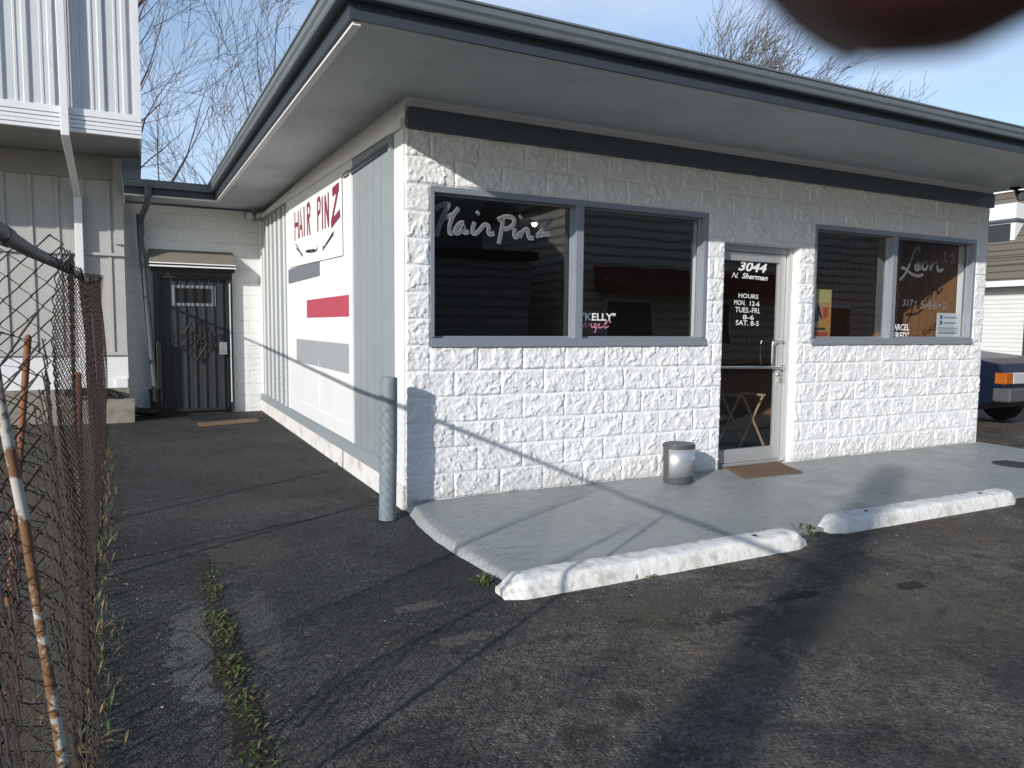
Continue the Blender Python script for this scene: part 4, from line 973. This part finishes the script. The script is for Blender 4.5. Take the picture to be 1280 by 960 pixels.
# torn ends folded across the line of the fence
m = MB()
def fold_a(s, z, dn):
    x = -2.045-.93*s+.03*math.sin(z*5); y = -2.50-.22*s+.06*math.sin(z*3+s*4)+dn*2
    top = 1.66-.25*s; zz = GZ+.25+(z/1.5)*(top-GZ-.25)
    return (x, y, zz)
chainlink(m, fold_a, 12, 39, .0385, .0029, 5, .006); m.build('mesh_torn_end', MT['wire'], FE)
m = MB()
def fold_b(s, z, dn):
    x = -1.995-.93*s-.04*math.sin(z*2.2); y = -3.22-.25*s+.06*math.sin(z*4+s*3)+dn*2
    top = 1.36-.6*s; zz = .25+(z/1.1)*(top-.25)
    return (x, y, zz)
chainlink(m, fold_b, 10, 30, .038, .0030, 5, .007); m.build('mesh_torn_flap', MT['wire'], FE)
m = MB(); m.tube([(-2.005, -4.6, 1.53), (-2.063, -3.5, 1.562), (-2.075, -2.9, 1.574), (fx(-2.0)-.05, -2.0, ft(-2.0)), (fx(0)-.03, 0, ft(0)), (fx(2)-.03, 2, ft(2)), (fx(4)-.03, 4, ft(4)), (fx(6)-.03, 6, ft(6)), (fx(6.6)-.03, 6.6, ft(6.6))], .0185, 14); m.build('top_rail', MT['rail'], FE, smooth=True)
m = MB(); m.tube([(-2.0665, -3.45, 1.563), (-2.069, -3.32, 1.566)], .0225, 14); m.build('rail_sleeve', MT['rail'], FE, smooth=True)
m = MB(); m.tube([(fx(6.0)-.075, 6.0, GZ-.02), (fx(6.0)-.075, 6.0, ft(6.0)+.05)], .030, 12); m.build('post', MT['rail'], FE, smooth=True)
m = MB(); m.tube([(-1.958, -3.45, GZ-.02), (-1.996, -3.45, .413), (-2.045, -3.45, .941), (-2.079, -3.45, 1.207), (-2.098, -3.45, 1.40), (-2.11, -3.45, 1.545)], .0112, 14)
tag(m.build('leaning_pole', MT['rust'], smooth=True), 'leaning pole with peeling white paint over rust behind the torn mesh', 'pole')
m = MB(); m.tube([(-2.43, -1.0, GZ-.02), (-2.298, -1.0, 1.30)], .016, 10); m.tube([(-2.298, -1.0, 1.30), (-2.297, -1.0, 1.312)], [.016, .006], 10)
tag(m.build('metal_rod', MT['orange'], smooth=True), 'taller orange rusted rod upright behind the fence mesh', 'rod')
m = MB(); m.tube([(-2.205, .5, GZ-.02), (-2.185, .5, 1.02)], .020, 10); m.tube([(-2.185, .5, 1.02), (-2.184, .5, 1.03)], [.02, .008], 10)
tag(m.build('metal_rod', MT['orange'], smooth=True), 'shorter yellow-orange rod close behind the dense end of the fence', 'rod')

# ------------------------------------------------------------------ weeds
def leaf(mb, p, az, ln, w, tilt, curl=.4):
    d = Vector((math.cos(az)*math.cos(tilt), math.sin(az)*math.cos(tilt), math.sin(tilt))); s = Vector((-math.sin(az), math.cos(az), 0))
    p = Vector(p); q = p+d*ln*.5; e = p+d*ln+Vector((0, 0, -ln*curl*.6))
    mb.add([p, q+s*w/2, e, q-s*w/2, q+Vector((0, 0, -w*.15))], [(0, 4, 1), (1, 4, 2), (2, 4, 3), (3, 4, 0)])
rnd = random.Random(5)
m = MB(); m.cur = 0
crk = [(-1.50, -.70), (-1.505, -1.0), (-1.50, -1.3), (-1.52, -1.6), (-1.50, -1.95), (-1.52, -2.3), (-1.50, -2.7), (-1.50, -3.1), (-1.49, -3.6)]
def crkx(y):
    for (xa, ya), (xb, yb) in zip(crk[:-1], crk[1:]):
        if yb <= y <= ya: return xa+(xb-xa)*(ya-y)/(ya-yb)
    return crk[-1][0]
dm = MB(); V = []; n = 90
for i in range(n+1):
    y = -.62-3.1*i/n; w = .010+.024*min(1, i/30)+.030*vnoise(np.array([y*7]), np.array([2.]))[0]; x = crkx(y)+.02*(vnoise(np.array([y*5]), np.array([8.]))[0]-.5)
    V += [(x-w, y, GZ+.003), (x+w, y, GZ+.003)]
dm.add(V, [(2*i, 2*i+2, 2*i+3, 2*i+1)[::-1] for i in range(n)]); tag(dm.build('pavement_crack', MT['dirt']), kind='structure')
for c in ((-1.0, 14, .05), (-1.22, 26, .06), (-1.38, 10, .04), (-1.62, 30, .06), (-1.80, 34, .07), (-1.92, 12, .05), (-2.12, 26, .06), (-2.25, 26, .06), (-2.5, 26, .055), (-2.66, 18, .05), (-2.9, 20, .05), (-3.15, 20, .05)):
    for k in range(int(c[1]*2.4)):
        m.cur = 1 if rnd.random() < .38 else 0
        y = c[0]+rnd.gauss(0, .06); x = crkx(y)+.012+rnd.gauss(0, .030)
        leaf(m, (x, y, GZ+.004), rnd.random()*6.28, c[2]*.78*(.4+rnd.random()*.9), .007+.012*rnd.random(), R(2+50*rnd.random()))
tag(m.build('crack_weeds', [MT['leaf'], MT['leafdry']]), 'low green weeds growing along the pavement crack in the alley', 'weeds', kind='stuff')
def clump(x, y, z, n, sz_, lab, dry=.2, sx=.06, sy=.05):
    m = MB()
    for k in range(n):
        m.cur = 1 if rnd.random() < dry else 0
        leaf(m, (x+rnd.gauss(0, sx), y+rnd.gauss(0, sy), z), rnd.random()*6.28, sz_*(.5+rnd.random()*.8), .016+.014*rnd.random(), R(10+60*rnd.random()))
    tag(m.build('weed', [MT['leaf'], MT['leafdry']]), lab, 'weed', 'weeds around the apron')
clump(2.34, -1.80, GZ, 70, .08, 'bright green weed in the gap between the two parking stops', .1, .06, .05)
clump(-.13, -1.72, GZ, 46, .055, 'sparse weed at the rounded apron corner beside the near parking stop', .35, .018, .035)
clump(-.03, 2.08, GZ, 10, .05, 'tiny weed sprouting at the foot of the white side wall', .2, .012, .03)
clump(.72, -2.065, GZ, 12, .045, 'tiny weed under the front edge of the nearer parking stop', .3, .05, .01)
m = MB()
for k in range(420):
    y = -3.2+7.2*rnd.random()**1.1; m.cur = 1 if rnd.random() < .72 else 0
    leaf(m, (fx(y)+rnd.gauss(.02, .035), y, GZ), rnd.random()*6.28, .05+.09*rnd.random(), .006+.010*rnd.random(), R(20+65*rnd.random()))
tag(m.build('fence_weeds', [MT['leaf'], MT['leafdry']]), 'dry grass and weeds along the foot of the fence', 'weeds', kind='stuff')
m = MB()
for k in range(2600):
    y = -4.2+10*rnd.random(); x = fx(y)-.15-3.0*rnd.random()**1.5; m.cur = 1 if rnd.random() < .5 else 0
    if vnoise(np.array([x*1.7]), np.array([y*1.7]))[0] < .45: continue
    leaf(m, (x, y, GZ+.006), rnd.random()*6.28, .04+.08*rnd.random(), .008+.010*rnd.random(), R(20+60*rnd.random()))
tag(m.build('rough_grass', [MT['leaf'], MT['leafdry']]), 'thin rough grass on the soil behind the fence', 'grass', kind='stuff')

m = MB()
for k in range(1500):
    q = rnd.random()
    if q < .35: y = -4.2+10.5*rnd.random(); x = fx(y)+.02+abs(rnd.gauss(0, .16))
    elif q < .5: y = -.2+7*rnd.random(); x = -.03-abs(rnd.gauss(0, .07))
    elif q < .68: x = -.3+5.2*rnd.random(); y = -2.09-abs(rnd.gauss(0, .10))
    else: x = -1.9+7*rnd.random(); y = -4.4+4.2*rnd.random()
    if y > -1.85 and x > -.2 and q >= .5: continue
    r_ = .002+.0055*rnd.random()**2.2; a_ = rnd.random()*6.28
    V = [(x+r_*math.cos(a_+t_*2.09)*(.7+.6*rnd.random()), y+r_*math.sin(a_+t_*2.09)*(.7+.6*rnd.random()), GZ+.001) for t_ in range(3)]+[(x, y, GZ+r_*1.1)]
    m.cur = 0 if rnd.random() < .6 else 1
    m.add(V, [(0, 1, 3), (1, 2, 3), (2, 0, 3)])
tag(m.build('loose_grit', [MT['cement'], MT['soil']]), 'loose grit and crumbs scattered over the asphalt', 'grit', kind='stuff')
m = MB()
for k in range(150):
    q = rnd.random()
    if q < .55: y = -4+9.5*rnd.random(); x = fx(y)+.03+abs(rnd.gauss(0, .10))
    elif q < .8: x = -.1+2.4*rnd.random(); y = -2.10-abs(rnd.gauss(0, .04))
    else: x = -1.8+5*rnd.random(); y = -4+1.9*rnd.random()
    leaf(m, (x, y, GZ+.004), rnd.random()*6.28, .015+.03*rnd.random(), .008+.014*rnd.random(), R(2+12*rnd.random()), .1)
tag(m.build('leaf_litter', MT['leafdry']), 'dry leaf scraps blown against the fence foot and parking stops', 'leaf litter', kind='stuff')

# ------------------------------------------------------------------ right-hand neighbour house
HS = thing('neighbour_house', (21, 6, GZ), 'white sided house with brown shingle roof behind the right end of the salon', 'house')
hx_, hy0, hy1, ez = 19.0, -3.0, 12.0, 2.62
m = MB(); m.box(hx_, hx_+9, hy0, hy1, GZ, ez); m.build('wall', MT['vinylsiding'], HS)
m = MB(); m.box(hx_-.012, hx_-.001, 5.52, 5.75, GZ, 2.0); m.build('corner_post', MT['doordark'], HS)
sl = math.tan(R(50)); rt = 3.4
m = MB(); a0 = hx_-.45; z0 = ez+.02
m.add([(a0, hy0-.3, z0), (a0, hy1+.3, z0), (a0+rt, hy1+.3, z0+rt*sl), (a0+rt, hy0-.3, z0+rt*sl), (a0, hy0-.3, z0-.1), (a0, hy1+.3, z0-.1), (a0+rt, hy1+.3, z0+rt*sl-.1), (a0+rt, hy0-.3, z0+rt*sl-.1)],
      [(0, 3, 2, 1), (4, 5, 6, 7), (0, 1, 5, 4), (1, 2, 6, 5), (2, 3, 7, 6), (3, 0, 4, 7)]); m.build('roof', MT['roofshingle'], HS)
m = MB(); m.box(a0-.03, a0-.002, hy0-.3, hy1+.3, z0-.12, z0+.03); m.box(a0+.01, hx_-.001, hy0-.3, hy1+.3, z0-.11, z0-.10); m.build('eave_board', MT['trimw'], HS)
m = MB(); m.box(a0+2.3, a0+2.36, hy0, hy1, z0+2.3*sl-.02, z0+2.3*sl+.16); m.build('upper_roof_trim', MT['trimw'], HS)  # white trim board of an upper roof
m = MB(); dy0, dy1 = 6.42, 7.6; m.box(a0+1.0, a0+3.0, dy0, dy1, z0+1.0, z0+2.2); dr = m.build('dormer', MT['trimw'], HS)
m = MB(); m.box(a0+.985, a0+.999, dy0+.12, dy1-.12, z0+1.15, z0+1.65); m.build('dormer_window', MT['doordark'], dr)
m = MB(); m.box(a0+.9, a0+3.0, dy0-.06, dy1+.06, z0+1.70, z0+1.77); m.build('dormer_dark_board', MT['slate'], dr)  # slate-coloured board across the dormer

# ------------------------------------------------------------------ parked car at the right
CAR = thing('parked_car', (9.75, 2.6, GZ), 'dark blue car parked nose-out past the right end of the salon', 'car')
cx0, cx1, cy0 = 9.0, 10.62, .62
def yz(u, v, w): return (w, u, v)
body = [(cy0+.02, .38), (cy0, .50), (cy0, .62), (cy0+.04, .80), (cy0+.10, .90), (cy0+.45, .96), (cy0+1.35, 1.04), (cy0+4.2, 1.04), (cy0+4.42, .95), (cy0+4.46, .5), (cy0+4.4, .32), (cy0+3.9, .30)]
def arch(yc, r=.36): return [(yc+r*math.cos(a), .26+r*math.sin(a)) for a in [math.pi*k/8 for k in range(9)]]
body += arch(cy0+3.5)+arch(cy0+.86)+[(cy0+.3, .30)]
m = MB(); m.prism(body, yz, cx0, cx1); m.build('body', MT['bluecar'], CAR, bevel=.045, bseg=3)
m = MB(); cab = [(cy0+1.25, 1.041), (cy0+1.95, 1.52), (cy0+3.95, 1.54), (cy0+4.3, 1.041)]
n = 4; V = [(cx0+.04+.14*(v > 1.2), u, v) for u, v in cab]+[(cx1-.04-.14*(v > 1.2), u, v) for u, v in cab]
m.add(V, [(0, 1, 2, 3), (7, 6, 5, 4), (0, 4, 5, 1), (1, 5, 6, 2), (2, 6, 7, 3), (3, 7, 4, 0)]); cb = m.build('cabin', MT['bluecar'], CAR, bevel=.03)
m = MB(); m.add([(cx0+.14, cy0+1.30, 1.07), (cx1-.14, cy0+1.30, 1.07), (cx1-.22, cy0+1.88, 1.485), (cx0+.22, cy0+1.88, 1.485)], [(0, 1, 2, 3)]); m.v = [(x, y-.03, z+.015) for x, y, z in m.v]; m.build('windscreen', MT['black'], CAR)
for xx, s in ((cx0+.05, -1), (cx1-.05, 1)):
    for ya_, yb_ in ((cy0+1.75, cy0+2.7), (cy0+2.8, cy0+3.85)):
        m = MB(); m.add([(xx+s*.012, ya_, 1.08), (xx+s*.012, yb_, 1.08), (xx-s*.10, yb_-.05, 1.44), (xx-s*.10, ya_+.25, 1.44)], [(0, 1, 2, 3)]); m.build('side_window', MT['black'], CAR)
m = MB(); m.box(cx0-.015, cx1+.015, cy0-.09, cy0+.16, .36, .56); m.build('front_bumper', MT['cargrey'], CAR, bevel=.03, bseg=3)
m = MB(); m.box(cx0+.04, cx1-.04, cy0+.5, cy0+.6, .2, .38); m.build('underbody', MT['carblack'], CAR)
m = MB(); m.box(cx0+.52, cx1-.52, cy0-.012, cy0+.02, .62, .80); m.build('grille', MT['carblack'], CAR, bevel=.006)
for s, xa in ((1, cx0), (-1, cx1)):
    m = MB(); a_, b_ = sorted((xa-s*.006, xa+s*.17)); m.box(a_, b_, cy0-.02, cy0+.14, .615, .775); m.build('indicator', MT['amber'], CAR, bevel=.012)
    m = MB(); a_, b_ = sorted((xa+s*.175, xa+s*.50)); m.box(a_, b_, cy0-.018, cy0+.1, .615, .775); m.build('headlight', MT['lens'], CAR, bevel=.012)
    for yc in (cy0+.86, cy0+3.5):
        w0 = xa+s*.02
        m = MB(); prof = [(.10, 0), (.29, 0), (.31, .03), (.31, .15), (.29, .18), (.10, .18)]
        m.lathe((0, 0, 0), prof, 28); m.v = [(w0+s*z, yc+x, GZ+.31+y) for x, y, z in m.v]; w = m.build('wheel', MT['rubber'], CAR, smooth=True)
        m = MB(); m.lathe((0, 0, 0), [(.02, -.006), (.10, -.004), (.19, .0), (.2, .012)], 24); m.v = [(w0+s*(z-.002), yc+x, GZ+.31+y) for x, y, z in m.v]; m.build('rim', MT['chrome'], w, smooth=True)
m = MB(); m.box(cx0-.17, cx0-.0, cy0+1.65, cy0+1.75, 1.06, 1.19); m.build('mirror', MT['bluecar'], CAR, bevel=.02)

# ------------------------------------------------------------------ bare trees
def tree(base, height, rad, lean, lab, seed, levels=5, spread=.55, rmin=.008, wind=(0, 0), nb=(2, 3), trunk_to=.35, side=0):
    rs = random.Random(seed); t = thing('bare_tree', base, lab, 'tree', 'bare winter trees')
    tm = MB(); bm_ = MB()
    def grow(p, d, ln, r, lv):
        pts = [p]; rr = [r]; k = (10 if lv == levels and side else 4) if lv > 1 else 3
        for i in range(k):
            d = (d+Vector((rs.gauss(0, .09)+wind[0]*.05, rs.gauss(0, .09)+wind[1]*.05, rs.gauss(0, .05)+.05))).normalized()
            p = p+d*(ln/k); pts.append(p); rr.append(max(rmin, r*(1-.45*(i+1)/k)))
        mb = tm if lv == levels else bm_
        mb.tube(pts, rr, 8 if lv == levels else (5 if lv > 2 else 3), caps=False)
        if lv == 0: return
        n = rs.randint(*nb)
        if lv == levels and side: n = side
        for q in range(n+1):
            i = k if q == 0 else rs.randint(1 if not (lv == levels and side) else 3, k)
            ax = d.orthogonal().normalized(); ax.rotate(Matrix.Rotation(rs.random()*6.28, 3, d))
            nd = (d+ax*spread*(.35 if q == 0 else 1)*(.6+.6*rs.random())).normalized()
            grow(pts[i], nd, ln*(.62+.22*rs.random())*(.27 if lv == levels and side else 1), max(rmin, rr[i]*((.72 if q == 0 else .58) if not (lv == levels and side) else .36)), lv-1)
    grow(Vector(base), Vector(lean).normalized(), height*trunk_to, rad, levels)
    tm.build('trunk', MT['bark'], t); bm_.build('crown', MT['twig'], t)
tree((-1.50, 20, GZ), 14.5, .17, (.005, 0, 1), 'bare tree with a straight pale trunk behind the ribbed storey', 11, 5, .7, .0055, (.3, 0), (2, 2), .92, 18)
tree((-.85, 21, GZ), 11.5, .09, (.16, 0, 1), 'slimmer bare tree leaning right between the neighbour building and the eave', 23, 5, .7, .0055, (.5, 0), (2, 2), .85, 12)
tree((15.6, 16, GZ), 13.0, .2, (0, 0, 1), 'bushy bare treetop leftmost above the salon roof', 31, 6, .55, .0085, (1.2, 0), (2, 3), .34)
tree((19.0, 16.5, GZ), 13.3, .2, (.03, 0, 1), 'wind-swept bare treetop in the middle above the salon roof', 37, 6, .55, .0085, (1.6, 0), (2, 3), .34)
tree((22.3, 17, GZ), 14.0, .16, (.05, 0, 1), 'smallest bare treetop to the right above the salon roof', 41, 5, .5, .009, (1.6, 0), (2, 2), .36)

# ------------------------------------------------------------------ behind the photographer: what throws the shadows and fills the reflections
UP = thing('utility_pole', (-14.0, -11.43, GZ), 'slightly leaning wooden utility pole across the lot behind the camera', 'utility pole')
m = MB(); m.tube([(-14.0, -11.43, GZ-.1), (-13.7, -11.75, 3.8), (-13.4, -12.08, 7.6)], [.20, .18, .155], 14); m.build('shaft', MT['woodpole'], UP, smooth=True)
m = MB(); m.lathe((-13.4, -12.08, 7.6), [(.16, 0), (.16, .03), (.02, .08)], 14); m.build('cap', MT['rubber'], UP)
ST = thing('street_shop', (21, -22, GZ), 'cream clapboard shop with a red awning across the street', 'building')
m = MB(); m.box(12.0, 30, -24.5, -17, GZ, 5.8); m.build('wall', MT['streetcream'], ST)
m = MB(); m.hexa([(11.6, -24.9, 5.801), (30.4, -24.9, 5.801), (30.4, -16.6, 5.801), (11.6, -16.6, 5.801)], [(13, -23.5, 8.6), (29, -23.5, 8.6), (29, -18, 8.6), (13, -18, 8.6)]); m.build('roof', MT['rubber'], ST)
m = MB(); m.hexa([(13, -15.7, 2.6), (22.5, -15.7, 2.6), (22.5, -16.99, 2.7), (13, -16.99, 2.7)], [(13, -15.7, 2.85), (22.5, -15.7, 2.85), (22.5, -16.99, 3.6), (13, -16.99, 3.6)]); m.build('shop_awning', MT['awnred'], ST)
for x in (13.5, 17.5, 24.5):
    m = MB(); m.box(x, x+2.2, -16.995, -16.93, .6, 2.4); w = m.build('shop_window', MT['trimw'], ST)
    m = MB(); m.box(x+.1, x+2.1, -16.925, -16.915, .7, 2.3); m.build('pane', MT['black'], w)
S2 = thing('street_house', (38, -24, GZ), 'grey clapboard house down the street', 'house')
m = MB(); m.box(31, 46, -31, -18, GZ, 7); m.build('wall', MT['streetsiding'], S2)
m = MB(); m.prism([(-32, 7.001), (-17.4, 7.001), (-24.5, 11)], lambda u, v, w: (w, u, v), 30.5, 46.5); m.build('roof', MT['rubber'], S2)
S4 = thing('street_warehouse', (6, -32, GZ), 'dark grey warehouse far back across the street', 'building')
m = MB(); m.box(-6, 30, -40, -28, GZ, 10.5); m.build('wall', MT['streetsiding'], S4)
m = MB(); m.box(-6.2, 30.2, -40.2, -27.8, 10.501, 10.8); m.build('roof', MT['rubber'], S4)
S3 = thing('street_garage', (7, -20, GZ), 'low grey clapboard garage across the street', 'garage')
m = MB(); m.box(3.0, 10.6, -27, -17.5, GZ, 3.7); m.build('wall', MT['streetsiding'], S3)
m = MB(); m.box(2.8, 10.8, -27.2, -17.2, 3.701, 3.95); m.build('roof', MT['rubber'], S3)
m = MB(); m.box(4.0, 6.8, -17.499, -17.45, GZ, 2.4); m.build('garage_door', MT['trimw'], S3)

# ------------------------------------------------------------------ the photographer's fingertip over the lens
def w_at(px, py, d):      # point at a distance along a viewing direction of this camera's lens (photograph pixels)
    return CAMP+_d*d+_r2*((px-640)/914.04*d)-_u2*((py-480)/914.04*d)
FD = .030
A = w_at(1192, -240, FD)
FI = thing('finger', A, 'dark blurred fingertip reaching into the top right of the view', 'finger')
axis = (_u2*.62+_r2*.72-_d*.02).normalized()
me = MB(); pts = []; rad = []
L0 = -.004
prof = [(-.0088, .0012), (-.0083, .0040), (-.0070, .0062), (-.0045, .0078), (-.0010, .0086), (.004, .0089), (.010, .0086), (.016, .0084), (.021, .0088), (.026, .0092), (.034, .0089), (.046, .0092), (.056, .0098), (.070, .0105)]
me.tube([A+axis*s+_d*(-.00004*max(0, s-.01)*1000*.0) for s, _ in prof], [r_*1.08 for _, r_ in prof], 28)
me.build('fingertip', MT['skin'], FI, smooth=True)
side = axis.cross(_d).normalized()
nm = MB(); V = []
for j in range(7):
    for i in range(7):
        u = (i-3)/3; s = -.0065+.0115*j/6; ang = u*.75
        rr_ = .0090 if s > -.003 else .0076
        V.append(A+axis*s+(_d*math.cos(ang)+side*math.sin(ang))*rr_)
nm.add(V, [(j*7+i, j*7+i+1, (j+1)*7+i+1, (j+1)*7+i) for j in range(6) for i in range(6)]); nm.build('nail', MT['nail'], FI, smooth=True)
